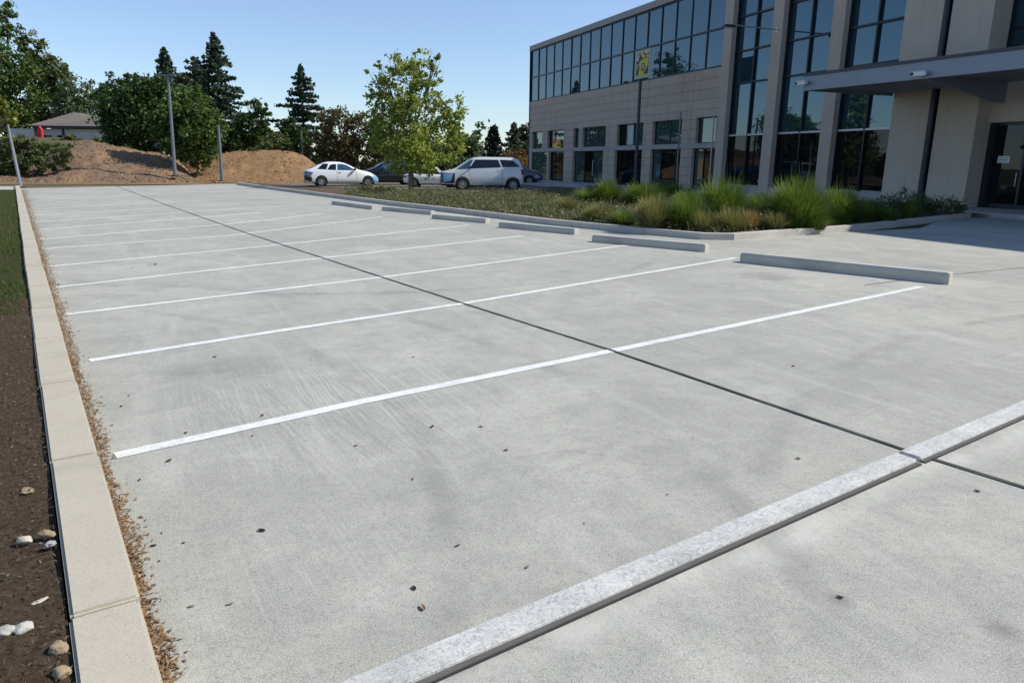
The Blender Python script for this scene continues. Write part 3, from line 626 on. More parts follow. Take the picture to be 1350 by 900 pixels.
# windows of the upper band: one per bay, two panes each
PITCH = 1.68; u = .05
n = 17; wdt = (UP1-.05)/n
for i in range(n):
    a, b = .05+i*wdt, .05+(i+1)*wdt
    f = MB().box((a, .02, z4+.005), (a+.07, .3, ZT-.425)).box((a+.07, .03, 9.16), (b, .3, 9.27)).box((a+.07, .03, z4+.005), (b, .3, z4+.09)).box((a+.07, .03, ZT-.52), (b, .3, ZT-.425))
    fr = part(f, 'window', M['alu'])
    t = .006*random.uniform(-1, 1); k = MB()
    for q0, q1 in ((z4+.09, 9.16), (9.27, ZT-.52)):
        t = .007*random.uniform(-1, 1); t2 = .007*random.uniform(-1, 1)
        k.add([(a+.07, .08+t, q0), (b, .08-t, q0), (b, .08-t+t2, q1), (a+.07, .08+t+t2, q1)], [(0, 1, 2, 3)])
    k.build('glass', M['glass'], fr, fix=False)
# ground floor windows (upper row) and shopfronts (lower row)
def opening(name, u0, u1, q0, q1, splits, mats, dep=.26, fw_=.06, frame='alu'):
    f = MB().box((u0, dep-.05, q0), (u0+fw_, dep+.1, q1)).box((u1-fw_, dep-.05, q0), (u1, dep+.1, q1)).box((u0+fw_, dep-.05, q1-fw_), (u1-fw_, dep+.1, q1)).box((u0+fw_, dep-.05, q0), (u1-fw_, dep+.1, q0+fw_))
    xs = [u0+fw_]
    for s_ in splits: f.box((s_-fw_/2, dep-.045, q0+fw_), (s_+fw_/2, dep+.1, q1-fw_)); xs += [s_-fw_/2, s_+fw_/2]
    xs.append(u1-fw_); fr = part(f, name, M[frame])
    for i in range(0, len(xs), 2):
        MB().add([(xs[i], dep, q0+fw_), (xs[i+1], dep, q0+fw_), (xs[i+1], dep, q1-fw_), (xs[i], dep, q1-fw_)], [(0, 1, 2, 3)]).build('glass', M[mats[(i//2) % len(mats)]], fr, fix=False)
    return fr
opening('window', bays[0][0], bays[0][1], z2, z3, [], ['tealglass']); opening('window', bays[1][0], bays[1][1], z2, z3, [5.35], ['darkglass', 'tealglass'])
opening('window', 9.35, 10.3, z2, z3, [9.85], ['tealglass', 'darkglass']); opening('window', 11.0, 14.89, z2, z3, [13.2], ['tealglass'])
part(MB().box((10.3, .01, z2), (11.0, .4, z3)), 'mullion_pier', M['sill'])
opening('window', bays[3][0], bays[3][1], z2, z3, [17.6, 18.6], ['darkglass', 'pale', 'tealglass']); opening('window', 21.42, 24.8, z2, z3, [23.2], ['tealglass']); opening('window', 26.3, UP1, z2, z3, [], ['tealglass'])
opening('shopfront', .63, 4.1, z0, z1, [], ['tealglass'], .12); opening('shopfront', 4.5, 7.6, z0, z1, [5.4], ['darkglass']); opening('shopfront', 9.35, 14.6, z0, z1, [11.1, 12.6], ['tealglass', 'darkglass', 'tealglass'])
opening('shopfront', 16.4, 20.2, z0, z1, [18.9], ['darkglass']); opening('shopfront', 21.3, 24.85, z0, z1, [22.3, 24.0], ['tealglass', 'darkglass', 'darkglass']); opening('shopfront', 26.05, UP1, z0, z1, [27.0], ['tealglass', 'darkglass'])
part(MB().tube([(12.95, .0, .7), (12.95, .0, 1.9)], .025).box((12.93, .0, .75), (12.97, .2, .8)).box((12.93, .0, 1.8), (12.97, .2, 1.85)), 'door_handle', M['lightalu'])
# pillars and tall curtain walls
PW = [(28.36, 29.1), (32.38, 33.15), (36.47, 37.22)]
for a, b in PW: part(MB().box((a, -.02, .1), (b, .5, 12.8), .01), 'pillar', M['stucco'])
GB = [(29.1, 32.38), (33.15, 36.47), (37.22, 40.47)]
tz = [.55, 3.3, 6.1, 7.8, 9.6, 11.4, 12.6]
for gi, (a, b) in enumerate(GB):
    c = (a+b)/2; dp = .40
    fr = MB().box((a, dp-.12, .55), (a+.09, dp+.05, 12.6)).box((b-.09, dp-.12, .55), (b, dp+.05, 12.6)).box((c-.045, dp-.12, .55), (c+.045, dp+.05, 12.6))
    for z in tz[2:]: fr.box((a+.09, dp-.10, z-.045), (c-.045, dp+.05, z+.045)).box((c+.045, dp-.10, z-.045), (b-.09, dp+.05, z+.045))
    fp = part(fr, 'curtain_wall', M['alu'])
    part(MB().box((a+.09, dp-.14, 3.3-.045), (c-.046, dp+.05, 3.345)).box((c+.046, dp-.14, 3.255), (b-.09, dp+.05, 3.345)), 'transom', M['lightalu'], fp)
    for i in range(len(tz)-1):
        k = MB()
        for x0, x1 in ((a+.09, c-.045), (c+.045, b-.09)):
            t = .006*random.uniform(-1, 1); t2 = .006*random.uniform(-1, 1)
            k.add([(x0, dp+t, tz[i]+.045), (x1, dp-t, tz[i]+.045), (x1, dp-t+t2, tz[i+1]-.045), (x0, dp+t+t2, tz[i+1]-.045)], [(0, 1, 2, 3)])
        k.build('glass', M['glass' if i else 'darkglass'], fp, fix=False)
    part(MB().box((a, .05, .1), (b, .5, .548)), 'plinth', M['sill'])
# entrance block
part(MB().box((40.47, -.01, .1), (42.29, .5, 12.4), .012).box((42.66, -.01, .1), (44.41, 1.65, 12.4), .012), 'entrance_wall', M['block'])
part(MB().box((42.295, .1, .1), (42.655, .5, 12.39)), 'wall_recess', M['navy'])
part(MB().tube([(42.47, -.03, .1), (42.47, -.03, 12.3)], .10, 10), 'downpipe', M['navy'])
part(MB().box((44.415, .62, 3.35), (72, 1.69, 4.9)), 'entrance_header', M['block'])
part(MB().box((44.415, .9, 4.9), (72, 1.69, 5.4)).box((44.415, .9, 10.9), (72, 1.69, 12.4)), 'upper_wall', M['block'])
for k in range(6):
    a, b = 44.42+k*3.6, 44.42+(k+1)*3.6
    f = MB().box((a, .95, 5.4), (a+.1, 1.2, 10.9)); xs = [a+.1, a+1.85, b]; zs = [5.4, 6.1, 6.75, 8.4, 10.0, 10.9]
    f.box((a+1.8, .96, 5.4), (a+1.9, 1.2, 10.9))
    for z in zs[1:-1]: f.box((a+.1, .97, z-.05), (a+1.8, 1.2, z+.05)).box((a+1.9, .97, z-.05), (b, 1.2, z+.05))
    fp = part(f, 'window', M['alu'])
    MB().add([(a+.1, 1.05, 5.4), (b, 1.05, 5.4), (b, 1.05, 10.9), (a+.1, 1.05, 10.9)], [(0, 1, 2, 3)]).build('glass', M['glass'], fp, fix=False)
for k in range(5):
    a = 44.6+k*2.6
    f = MB().box((a, .82, .15), (a+.09, .98, 3.345)).box((a+1.24, .82, .15), (a+1.34, .98, 3.345)).box((a+.09, .82, 3.25), (a+1.24, .98, 3.345)).box((a+1.34, .82, 3.25), (a+2.6, .98, 3.345)).box((a+.09, .82, .15), (a+1.24, .98, .32)).box((a+1.34, .82, .15), (a+2.6, .98, .32))
    fp = part(f, 'entrance_door', M['alu'])
    MB().add([(a+.09, .9, .32), (a+2.6, .9, .32), (a+2.6, .9, 3.25), (a+.09, .9, 3.25)], [(0, 1, 2, 3)]).build('glass', M['darkglass'], fp, fix=False)
    MB().tube([(a+1.16, .78, 1.0), (a+1.16, .78, 1.5)], .018).build('handle', M['lightalu'], fp)
part(MB().box((44.415, .8, 0.1), (44.598, 1.0, 3.345)), 'door_jamb', M['navy'])
# canopy
zc = fac(1183, 126)[1]; OUT = -4.45; U0, U1 = 40.28, 66
def fo(u): return -4.73+.08*(u-U0)            # the front edge closes slightly on the facade
HF = .56
f = MB().vprism([(U0, fo(U0)), (U1, fo(U1)), (U1, fo(U1)+.16), (U0, fo(U0)+.16)], zc, zc+HF).box((U0, fo(U0)+.161, zc), (U0+.16, -.02, zc+HF), .01)
CAN = part(f, 'canopy', M['fascia'])
part(MB().vprism([(U0-.06, fo(U0)-.06), (U1, fo(U1)-.06), (U1, -.03), (U0-.06, -.03)], zc+HF+.002, zc+HF+.10), 'canopy_cap', M['fasciacap'], CAN)
part(MB().vprism([(U0+.162, fo(U0)+.162), (U1, fo(U1)+.162), (U1, -.02), (U0+.162, -.02)], zc+.10, zc+.2), 'soffit', M['soffit'], CAN)
part(MB().vprism([(U0+.163, fo(U0)+.163), (U1, fo(U1)+.163), (U1, fo(U1)+.26), (U0+.163, fo(U0)+.26)], zc, zc+.02), 'lower_flange', M['fascia'], CAN)
for ub in (45.3, 50.5, 55.7):
    v = [(ub-.12, fo(ub)+.27, zc+.098), (ub-.12, fo(ub)+.27, zc-.02), (ub-.12, -.02, zc-.62), (ub-.12, -.02, zc+.098)]
    v2 = [(x+.24, y, z) for x, y, z in v]
    part(MB().add(v+v2, [(0, 1, 2, 3), (7, 6, 5, 4), (0, 4, 5, 1), (1, 5, 6, 2), (2, 6, 7, 3), (3, 7, 4, 0)]), 'canopy_beam', M['fascia'], CAN)
# ---------------------------------------------------------------- things fixed on or standing before the building
def secam(u, w_, z, label, rz=0.):
    p = bw(u, w_, z); e = empty('security_camera', p, BROT+rz, label, 'camera', 'security cameras on the canopy')
    MB().box((-.07, -.03, -.07), (.07, 0.0, .07), .01).tube([(0, -.03, 0), (0, -.16, -.02)], .025).build('bracket', M['white'], e)
    m = MB().box((-.30, -.26, -.09), (.14, -.12, .06), .02).box((-.34, -.275, .062), (.15, -.105, .078)); m.build('housing', M['white'], e)
    MB().lathe([(0, 0), (.05, 0), (.05, .02), (0, .02)], 'y', 14, (-.3, -.29, -.015)).build('lens', M['black'], e)
ua = fac(1058, 105, 4.45)[0]
secam(U0+.12, fo(U0)-.011, zc+.30, 'white security camera on the left end of the canopy')
ub, zb = fac(1215, 97, 4.46); zb = min(zb, zc+.42)
secam(ub, fo(ub)-.001, zb, 'white security camera in the middle of the canopy fascia', .25)
# arm lamp on the second pillar
ul, zl = fac(1019, 41)
best = min((abs(proj(bw(32.75, -o, zl))[0]-962), o) for o in np.arange(.3, 6, .05))[1]
e = empty('arm_lamp', bw(32.75, -.02, zl), BROT, 'slim arm lamp with flat dark head on the second pillar', 'lamp')
MB().tube([(0, 0, 0), (0, -best, .03)], .035).box((-.09, -.03, -.12), (.09, -.001, .12), .01).build('arm', M['lightalu'], e)
MB().box((-.17, -best-.32, -.10), (.17, -best+.3, .02), .03).build('lamp_head', M['darkpole'], e)
MB().box((-.12, -best-.25, -.112), (.12, -best+.2, -.101)).build('lens', M['pale'], e)
# two slim posts in front of the shopfronts
for px, pt, rad, lab in ((894, 147, .055, 'slim grey metal post left of the last shopfront pier'), (938, 154, .045, 'slim pale metal post before the last shopfront')):
    u_ = fac(px, 200, 1.1)[0]; p = bw(u_, -1.1, .145); h = zat(p, pt)-.145
    e = empty('metal_post', p, 0, lab, 'post', 'slim posts in front of the building')
    MB().tube([(0, 0, 0), (0, 0, h)], rad, 12).build('pole', M['polegrey' if px < 900 else 'steel'], e); MB().lathe([(0, 0), (.12, 0), (.12, .03), (rad, .04)], 'z', 16).build('base_plate', M['polegrey'], e)
# signpost with square pictorial board
OFFS = 3.2
u0, zt0 = fac(839.5, 68.5, OFFS); u1, _ = fac(860, 64, OFFS); _, zb0 = fac(838.5, 105.5, OFFS); us = fac(840, 170, OFFS)[0]
e = empty('signpost', bw(us, -OFFS, .155), BROT, 'tall dark signpost carrying a yellow and black picture board', 'sign')
MB().tube([(0, .05, 0), (0, .05, zb0-.155+.9)], .10, 14).lathe([(0, 0), (.22, 0), (.22, .04), (.1, .05)], 'z', 16, (0, .05, 0)).build('pole', M['darkpole'], e)
W_, H_ = (u1-u0), (zt0-zb0)
bo = MB().box((u0-us, -.1, zb0-.155), (u1-us, -.055, zt0-.155), .01).build('board', M['signpale'], e)
def S(poly, mat, name, y=-.104): 
    pts = [(u0-us+a*W_, zb0-.155+b*H_) for a, b in poly]
    MB().prism(pts, y, y+.003).build(name, M[mat], bo)
S([(.12, .12), (.9, .12), (.9, .9), (.12, .9)], 'signblack', 'dark_field', -.1045)
S([(.3, .13), (.62, .12), (.66, .2), (.86, .42), (.9, .68), (.6, .68), (.36, .62), (.28, .52), (.34, .36), (.28, .22)], 'signyellow', 'yellow_shape', -.109)
S([(.36, .84), (.56, .7), (.9, .7), (.9, .8), (.62, .8), (.52, .9), (.38, .9)], 'signyellow', 'yellow_stroke', -.109)
S([(.12, .7), (.18, .62), (.26, .66), (.3, .74), (.28, .88), (.2, .9), (.12, .86)], 'signwhite', 'pale_glyph', -.109)
S([(.17, .72), (.22, .68), (.25, .74), (.22, .8), (.26, .84), (.2, .87), (.16, .82), (.2, .78)], 'signblack', 'dark_glyph', -.113)
S([(.62, .86), (.8, .84), (.9, .9), (.9, .95), (.7, .9)], 'signwhite', 'white_stroke', -.109)
S([(.66, .71), (.74, .72), (.78, .78), (.7, .79)], 'signblack', 'dark_glyph', -.113)
S([(.14, .36), (.2, .34), (.22, .52), (.16, .54)], 'signyellow', 'yellow_stroke', -.109)
S([(.48, .3), (.56, .24), (.66, .28), (.7, .42), (.64, .52), (.54, .54), (.46, .44)], 'signblack', 'dark_glyph', -.113)
S([(.56, .32), (.62, .34), (.6, .42), (.64, .48), (.56, .49), (.55, .4)], 'signwhite', 'white_stroke', -.117)
S([(.12, .1), (.9, .1), (.9, .135), (.12, .13)], 'signyellow', 'yellow_stroke', -.109)
# little red and yellow poster stuck inside the far window
a0, q1 = fac(729.3, 184.5, -.2); a1, q0 = fac(739, 196, -.2); pw, ph = a1-a0, q1-q0
e = empty('window_poster', bw(a0, .2, q0), BROT, 'small red and yellow poster in the far ground floor window', 'poster')
bo = MB().box((0, 0, 0), (pw, .012, ph)).build('sheet', M['posteryellow'], e)
def S2(poly, mat, name, y): MB().prism([(a*pw, b*ph) for a, b in poly], y, y+.003).build(name, M[mat], bo)
S2([(0, .55), (.3, .6), (.45, .75), (.7, .58), (1, .62), (1, 1), (0, 1)], 'posterred', 'red_field', -.004); S2([(.5, .3), (.9, .22), (.95, .5), (.6, .55)], 'posterred', 'red_patch', -.004)
S2([(.55, .68), (.75, .72), (.9, .88), (.6, .9)], 'signwhite', 'white_patch', -.008); S2([(.1, 0), (.9, 0), (.85, .1), (.2, .12)], 'signwhite', 'white_patch', -.004); S2([(.62, .34), (.82, .3), (.84, .42), (.66, .46)], 'signblack', 'dark_patch', -.008)
# paper notice on the entrance door
a0, q1 = fac(1316, 206, -.89); a1, q0 = fac(1330, 215, -.89)
e = empty('paper_notice', bw(a0, .893, q0), BROT, 'white paper notice taped to the dark entrance door', 'notice')
MB().box((0, 0, 0), (a1-a0, .004, q1-q0)).build('paper', M['white'], e)
k = MB()
for i in range(3): k.box(((a1-a0)*.12, -.003, (q1-q0)*(.2+.25*i)), ((a1-a0)*.88, -.0005, (q1-q0)*(.27+.25*i)))
k.build('text_rows', M['tar'], e)
# red brick planter box and bin seen at the door
ud, zd = fac(1318, 248, -.4); 
# ================================================================ HOUSE ON THE RISE
HY = 98.; HD = np.array([1., .12, 0])/np.hypot(1, .12)
pl = atY(14, 188, HY); zb_ = atY(14, 190, HY)[2]
def hz(y): return atY(80, y, HY)[2]
def hx(px): return atY(px, 180, HY)[0]
e = empty('house', (hx(14), HY, 0), 0, 'low white house with hipped brown grey roof on the rise', 'house')
X0 = hx(14); zt = hz(166.5); zg = hz(196)
hw = MB().box((0, 0, zg), (hx(150)-X0, 9, zt-.35)).build('wall', M['housewall'], e)
MB().box((hx(50)-X0, -.9, hz(166.8)-.25), (hx(152)-X0, 0.0, hz(166.8))).build('eave', M['navy'], e)
a, b, ap = hx(50)-X0, hx(155)-X0, hx(80)-X0; zr = hz(146)
MB().add([(a-.4, -1.1, zt), (b, -1.1, zt), (b, 10, zt), (a-.4, 10, zt), (ap, 3.5, zr), (hx(100)-X0, 4.5, zr-.9), (ap+.4, 5, zr)], [(0, 1, 5, 4), (1, 2, 5), (2, 6, 4, 5), (2, 3, 6), (3, 0, 4, 6), (0, 1, 2, 3)]).build('roof', M['shingle'], e)
MB().add([(-.5, -.6, hz(167)), (a, -.6, hz(167)), (a, 8, hz(163)), (-.5, 8, hz(163))], [(0, 1, 2, 3)]).build('porch_roof', M['shingle'], e)
for px in (53.5, 89): MB().box((hx(px)-X0-.12, -.95, zg), (hx(px)-X0+.12, -.7, zt-.3)).build('post', M['navy'], e)
for px in (63, 80): MB().box((hx(px)-X0-.5, -.04, hz(182)), (hx(px)-X0+.5, -.005, hz(178.5))).build('window', M['darkglass'], e)
p = atY(52, 178, HY-2.4); o = MB().prism([(-.35, 0), (.4, .05), (.42, 1.1), (.18, 1.5), (.02, 1.0), (-.3, .8)], -.2, .2).build('red_awning', M['red']); o.location = (p[0], p[1], hz(183.5)); tag(o, 'bright red cloth standing at the corner of the white house', 'awning')
# white garden wall continuing right of the house
a, b = atY(135, 190, 92.), atY(215, 195, 86.)
tag(MB().obox(a, b, .25, 2.2, atY(150, 186, 90)[2]).build('garden_wall', M['housewall']), 'long pale garden wall behind the dark tree on the rise', 'wall')
# ================================================================ POLES
def lamp_pole(px, base, top, Y, rad, label, head=True, tilt=0., mat='polegrey', zb=None, grp='lamp poles at the back of the lot'):
    P = atY(px, base, Y); z = P[2] if zb is None else zb
    h = zat((P[0], P[1]), top)-z
    e = empty('lamp_pole', (P[0], P[1], z), 0, label, 'lamp pole', grp)
    MB().tube([(0, 0, 0), (tilt*h, 0, h)], [rad, rad*.6], 10).build('pole', M[mat], e)
    MB().lathe([(0, 0), (rad*2.4, 0), (rad*2.4, .06), (rad*1.2, .1)], 'z', 14).build('base', M['darkpole'], e)
    if head:
        MB().box((-.75, -.14, h-.04), (.75, .14, h+.07), .03).build('lamp_head', M['polegrey'], e)
    return e
lamp_pole(231, 232.5, 100, 53.5, .13, 'tallest lamp pole with a flat double head, at the foot of the mound', True, .028)
lamp_pole(293, 240, 165, 54.5, .14, 'headless grey pole between the two dirt mounds', False, .015)
lamp_pole(399.5, 215, 172, 78, .1, 'thin grey pole rising behind the right dirt mound', False)
lamp_pole(28, 248, 164, 39.8, .085, 'pale leaning pole at the far end of the left kerb', False, -.065, 'steel')
# ================================================================ CARS
def evaluated(o):
    dg = bpy.context.evaluated_depsgraph_get(); dg.update()
    return bpy.data.meshes.new_from_object(o.evaluated_get(dg))
class Car:
    def __init__(s, root, paint, st, wheels, rw, W, arch=.07, well_y=.5):
        """st: stations (x, zb, zs, zt, wb, ws, wt) rear to front"""
        s.root = root; s.W = W; ring = []; v = []; f = []
        for x, zb, zs, zt, wb, ws, wt in st:
            half = [(0, zb), (wb*.88, zb), (wb*.985, zb+.12), (wb, zb+(zs-zb)*.55), (ws, zs), (wt+(ws-wt)*.12, zt-(zt-zs)*.14), (wt*.82, zt-.012), (0, zt)]
            pts = [(x, -y, z) for y, z in half]+[(x, y, z) for y, z in half[-2:0:-1]]
            v += pts; n = len(pts)
        k = len(st)
        for i in range(k-1):
            for j in range(n): f.append((i*n+j, i*n+(j+1) % n, (i+1)*n+(j+1) % n, (i+1)*n+j))
        f.append(tuple(range(n))[::-1]); f.append(tuple((k-1)*n+j for j in range(n)))
        tmp = MB().add(v, f).build('tmp', paint, smooth=True)
        sb = tmp.modifiers.new('s', 'SUBSURF'); sb.levels = sb.render_levels = 2
        cut = MB()
        for wx in wheels:
            for sg in (-1, 1):
                c = MB().lathe([(0, sg*well_y), (rw+arch, sg*well_y), (rw+arch, sg*1.6), (0, sg*1.6)], 'y', 28, (wx, 0, rw)); cut.add(c.v, c.f)
        co_ = cut.build('cut', paint); bo = tmp.modifiers.new('b', 'BOOLEAN'); bo.object = co_; bo.operation = 'DIFFERENCE'; bo.solver = 'EXACT'
        me = evaluated(tmp); me.name = 'body'
        bpy.data.objects.remove(tmp); bpy.data.objects.remove(co_)
        me.materials.clear(); s.body = link('body', me, paint, root, True)
        bm = bmesh.new(); bm.from_mesh(me); s.bvh = BVHTree.FromBMesh(bm); bm.free()
        for wx in wheels:
            for sg in (-1, 1):
                yw = sg*(W/2-.10)
                t = MB().lathe([(rw*.62, -.10), (rw*.95, -.11), (rw, -.07), (rw, .07), (rw*.95, .11), (rw*.62, .10)], 'y', 28, (0, 0, 0))
                wo = t.build('wheel', M['rubber'], root, True); wo.location = (wx, yw, rw)
                rm = MB().lathe([(rw*.62, -sg*.09), (rw*.64, sg*.095), (rw*.56, sg*.085), (rw*.54, sg*.03)], 'y', 28)
                for q in range(10):
                    a = q*math.pi/5
                    b = MB().box((rw*.08, sg*.03, -rw*.05), (rw*.57, sg*.075, rw*.05)); ca, sa = math.cos(a), math.sin(a)
                    rm.add([(x*ca-z*sa, y, x*sa+z*ca) for x, y, z in b.v], b.f)
                rm.lathe([(0, sg*.03), (rw*.16, sg*.03), (rw*.16, sg*.085), (0, sg*.09)], 'y', 16)
                rm.build('rim', M['rim'], wo, False)
                MB().lathe([(0, sg*.0), (rw*.55, sg*.0)], 'y', 20).build('brake_disc', M['black'], wo)
                wl = MB().lathe([(0, sg*(well_y-.02)), (rw+arch-.008, sg*(well_y-.02)), (rw+arch-.008, sg*(W/2-.06))], 'y', 28, (wx, 0, rw)); wl.build('wheel_well', M['black'], root)
        x0, x1 = min(wheels), max(wheels)
        MB().box((x0-.5, -W/2+.22, .16), (x1+.4, W/2-.22, .36)).build('underbody', M['black'], root)
    def hit(s, o, d):
        h = s.bvh.ray_cast(Vector(o), Vector(d)); return h[0], h[1]
    def side(s, c, name, mat, n=10, m=5, off=.007, sides=(-1, 1), bulge=0., parent=None):
        """c: bl, br, tr, tl in (x, z); projected on the flank"""
        out = []
        for sg in sides:
            v = []; f = []; ok = True
            for j in range(m+1):
                for i in range(n+1):
                    a, b = i/n, j/m
                    x = (c[0][0]*(1-a)+c[1][0]*a)*(1-b)+(c[3][0]*(1-a)+c[2][0]*a)*b
                    z = (c[0][1]*(1-a)+c[1][1]*a)*(1-b)+(c[3][1]*(1-a)+c[2][1]*a)*b+bulge*math.sin(math.pi*a)*b
                    h, nn = s.hit((x, sg*4, z), (0, -sg, 0))
                    if h is None: h = Vector((x, sg*s.W*.35, z)); nn = Vector((0, sg, 0))
                    if nn.y*sg < 0: nn = -nn
                    v.append(h+nn*off)
            for j in range(m):
                for i in range(n): a0 = j*(n+1)+i; q = (a0, a0+1, a0+n+2, a0+n+1); f.append(q if sg < 0 else q[::-1])
            out.append(MB().add(v, f).build(name, M[mat], parent or s.root, True, fix=False))
        return out
    def end(s, c, name, mat, front=True, n=10, m=5, off=.007):
        """c: four (y, z) corners projected along x"""
        v = []; f = []; sg = 1 if front else -1
        for j in range(m+1):
            for i in range(n+1):
                a, b = i/n, j/m
                y = (c[0][0]*(1-a)+c[1][0]*a)*(1-b)+(c[3][0]*(1-a)+c[2][0]*a)*b
                z = (c[0][1]*(1-a)+c[1][1]*a)*(1-b)+(c[3][1]*(1-a)+c[2][1]*a)*b
                h, nn = s.hit((sg*12 if front else -8, y, z), (-sg, 0, 0))
                if h is None: h = Vector((2.5, y, z)); nn = Vector((sg, 0, 0))
                if nn.x*sg < 0: nn = -nn
                v.append(h+nn*off)
        for j in range(m):
            for i in range(n): a0 = j*(n+1)+i; f.append((a0, a0+1, a0+n+2, a0+n+1))
        return MB().add(v, f).build(name, M[mat], s.root, True)
    def mirror(s, x, z):
        for sg in (-1, 1):
            h, nn = s.hit((x, sg*4, z), (0, -sg, 0))
            if h is None: continue
            MB().box((x-.05, h.y+sg*.01, z-.03), (x+.02, h.y+sg*.10, z+.0)).box((x-.08, h.y+sg*.10, z-.05), (x+.06, h.y+sg*.28, z+.11), .03).build('wing_mirror', M['cartrim'], s.root)
def carroot(pa, pb, length, label, halfw=.9, group=None, away=True):
    """rear at ground point pa, front at pb (near flank); car x axis from rear to front"""
    a, b = np.array(pa), np.array(pb); d = (b-a); ang = math.atan2(d[1], d[0])
    mid = (a+b)/2; q = np.array([-d[1], d[0], 0])/np.linalg.norm(d)
    if q[1] < 0: q = -q
    p = mid+q*halfw-d/np.linalg.norm(d)*length/2
    e = empty('parked_car', (p[0], p[1], 0), ang, label, 'car', group)
    return e, np.linalg.norm(d)
GRP = 'cars parked behind the planted island'
# --- white rounded coupe, nose to the right
e, Lc = carroot(gnd(397, 245.6), gnd(505, 245.6), 4.94, 'white rounded two door car with dark tail, parked before the right dirt mound', .88, GRP)
c1 = Car(e, M['carwhite'], [(0., .42, .62, .80, .55, .55, .5), (.05, .28, .70, .98, .74, .74, .62), (.36, .20, .86, 1.08, .84, .80, .70), (.84, .18, 1.0, 1.33, .88, .83, .62), (1.35, .18, 1.03, 1.555, .90, .84, .60), (1.9, .18, 1.03, 1.60, .90, .84, .61),
    (2.5, .18, 1.02, 1.575, .90, .84, .60), (2.95, .18, 1.01, 1.43, .90, .84, .60), (3.35, .18, 1.0, 1.20, .90, .84, .64), (3.65, .18, .95, 1.06, .90, .84, .68), (4.1, .18, .88, 1.0, .88, .80, .66), (4.5, .20, .74, .86, .84, .76, .6), (4.8, .22, .56, .66, .74, .68, .52), (4.93, .26, .40, .46, .60, .58, .45)],
    [1.12, 4.16], .32, 1.8)
c1.side([(.88, 1.10), (1.45, 1.07), (1.62, 1.44), (1.28, 1.44)], 'quarter_window', 'carglass')
c1.side([(1.52, 1.06), (2.08, 1.04), (2.12, 1.41), (1.74, 1.37)], 'rear_side_window', 'carglass', bulge=.02)
c1.side([(2.18, 1.04), (3.36, 1.03), (2.86, 1.33), (2.20, 1.42)], 'front_side_window', 'carblue', bulge=.045)
for x in (2.13,): c1.side([(x, .34), (x+.014, .34), (x+.014, 1.03), (x, 1.03)], 'door_seam', 'seam', 1, 12, .004)
c1.side([(3.42, .34), (3.434, .34), (3.42, 1.0), (3.406, 1.0)], 'door_seam', 'seam', 1, 12, .004); c1.side([(1.6, .33), (3.43, .33), (3.43, .345), (1.6, .345)], 'door_seam', 'seam', 20, 1, .004)
c1.side([(2.2, .86), (2.42, .86), (2.42, .89), (2.2, .89)], 'door_handle', 'cartrim', 4, 1, .02)
c1.side([(.02, .78), (.42, .60), (.62, .88), (.16, .98)], 'tail_light', 'taillamp'); c1.side([(.06, .30), (.50, .24), (.52, .58), (.03, .74)], 'rear_bumper', 'cartrim')
c1.side([(4.52, .32), (4.86, .34), (4.82, .58), (4.42, .82)], 'headlight', 'lamp'); c1.side([(1.5, .19), (3.75, .19), (3.75, .26), (1.5, .26)], 'side_skirt', 'seam', 20, 1, .006)
c1.end([(-.55, 1.12), (.55, 1.12), (.5, 1.48), (-.5, 1.48)], 'rear_window', 'carglass', False); c1.end([(-.62, 1.12), (.62, 1.12), (.54, 1.46), (-.54, 1.46)], 'windscreen', 'carblue'); c1.end([(-.4, .34), (.4, .34), (.4, .46), (-.4, .46)], 'grille', 'cartrim')
c1.mirror(3.3, 1.06)
# --- silver wagon, nose to the left
e, Lc = carroot(np.array([*atY(690, 250, 45.2)[:2], 0]), np.array([*atY(582, 250, 44.5)[:2], 0]), 5.1, 'silver two door wagon with black rear windows, nose to the left near the slim tree', .92, GRP)
c4 = Car(e, M['carsilver'], [(0., .34, 1.0, 1.26, .84, .82, .76), (.05, .26, 1.24, 1.36, .93, .89, .80), (.16, .25, 1.31, 1.66, .94, .90, .74), (.34, .24, 1.32, 1.90, .95, .90, .72), (.66, .24, 1.32, 1.965, .95, .90, .71), (1.4, .24, 1.31, 1.97, .95, .90, .67), (2.3, .24, 1.29, 1.98, .95, .90, .67),
    (2.95, .24, 1.27, 1.97, .95, .90, .66), (3.3, .24, 1.25, 1.84, .95, .89, .66), (3.8, .24, 1.20, 1.50, .95, .88, .70), (4.2, .25, 1.12, 1.24, .94, .87, .75), (4.65, .26, 1.04, 1.15, .93, .88, .78), (4.97, .26, .98, 1.10, .90, .85, .76), (5.07, .28, .94, 1.05, .84, .80, .72), (5.1, .3, .90, 1.0, .80, .77, .68)],
    [.70, 3.78], .36, 1.9, .085)
c4.side([(3.42, 1.25), (4.12, 1.22), (3.28, 1.76), (3.10, 1.80)], 'windscreen_side', 'carblue'); c4.side([(1.42, 1.36), (3.36, 1.27), (2.98, 1.80), (1.60, 1.80)], 'front_side_window', 'carglass', 14, 6)
c4.side([(.24, 1.40), (1.32, 1.37), (1.50, 1.80), (.70, 1.77)], 'rear_side_window', 'carglass', 12, 6, bulge=.01)
c4.side([(1.34, .42), (1.355, .42), (1.355, 1.34), (1.34, 1.34)], 'door_seam', 'seam', 1, 12, .004); c4.side([(3.15, .42), (3.165, .42), (3.42, 1.22), (3.405, 1.22)], 'door_seam', 'seam', 1, 12, .004)
c4.side([(1.34, .40), (3.17, .40), (3.17, .415), (1.34, .415)], 'door_seam', 'seam', 20, 1, .004); c4.side([(1.42, 1.14), (1.68, 1.14), (1.68, 1.18), (1.42, 1.18)], 'door_handle', 'rim', 4, 1, .02)
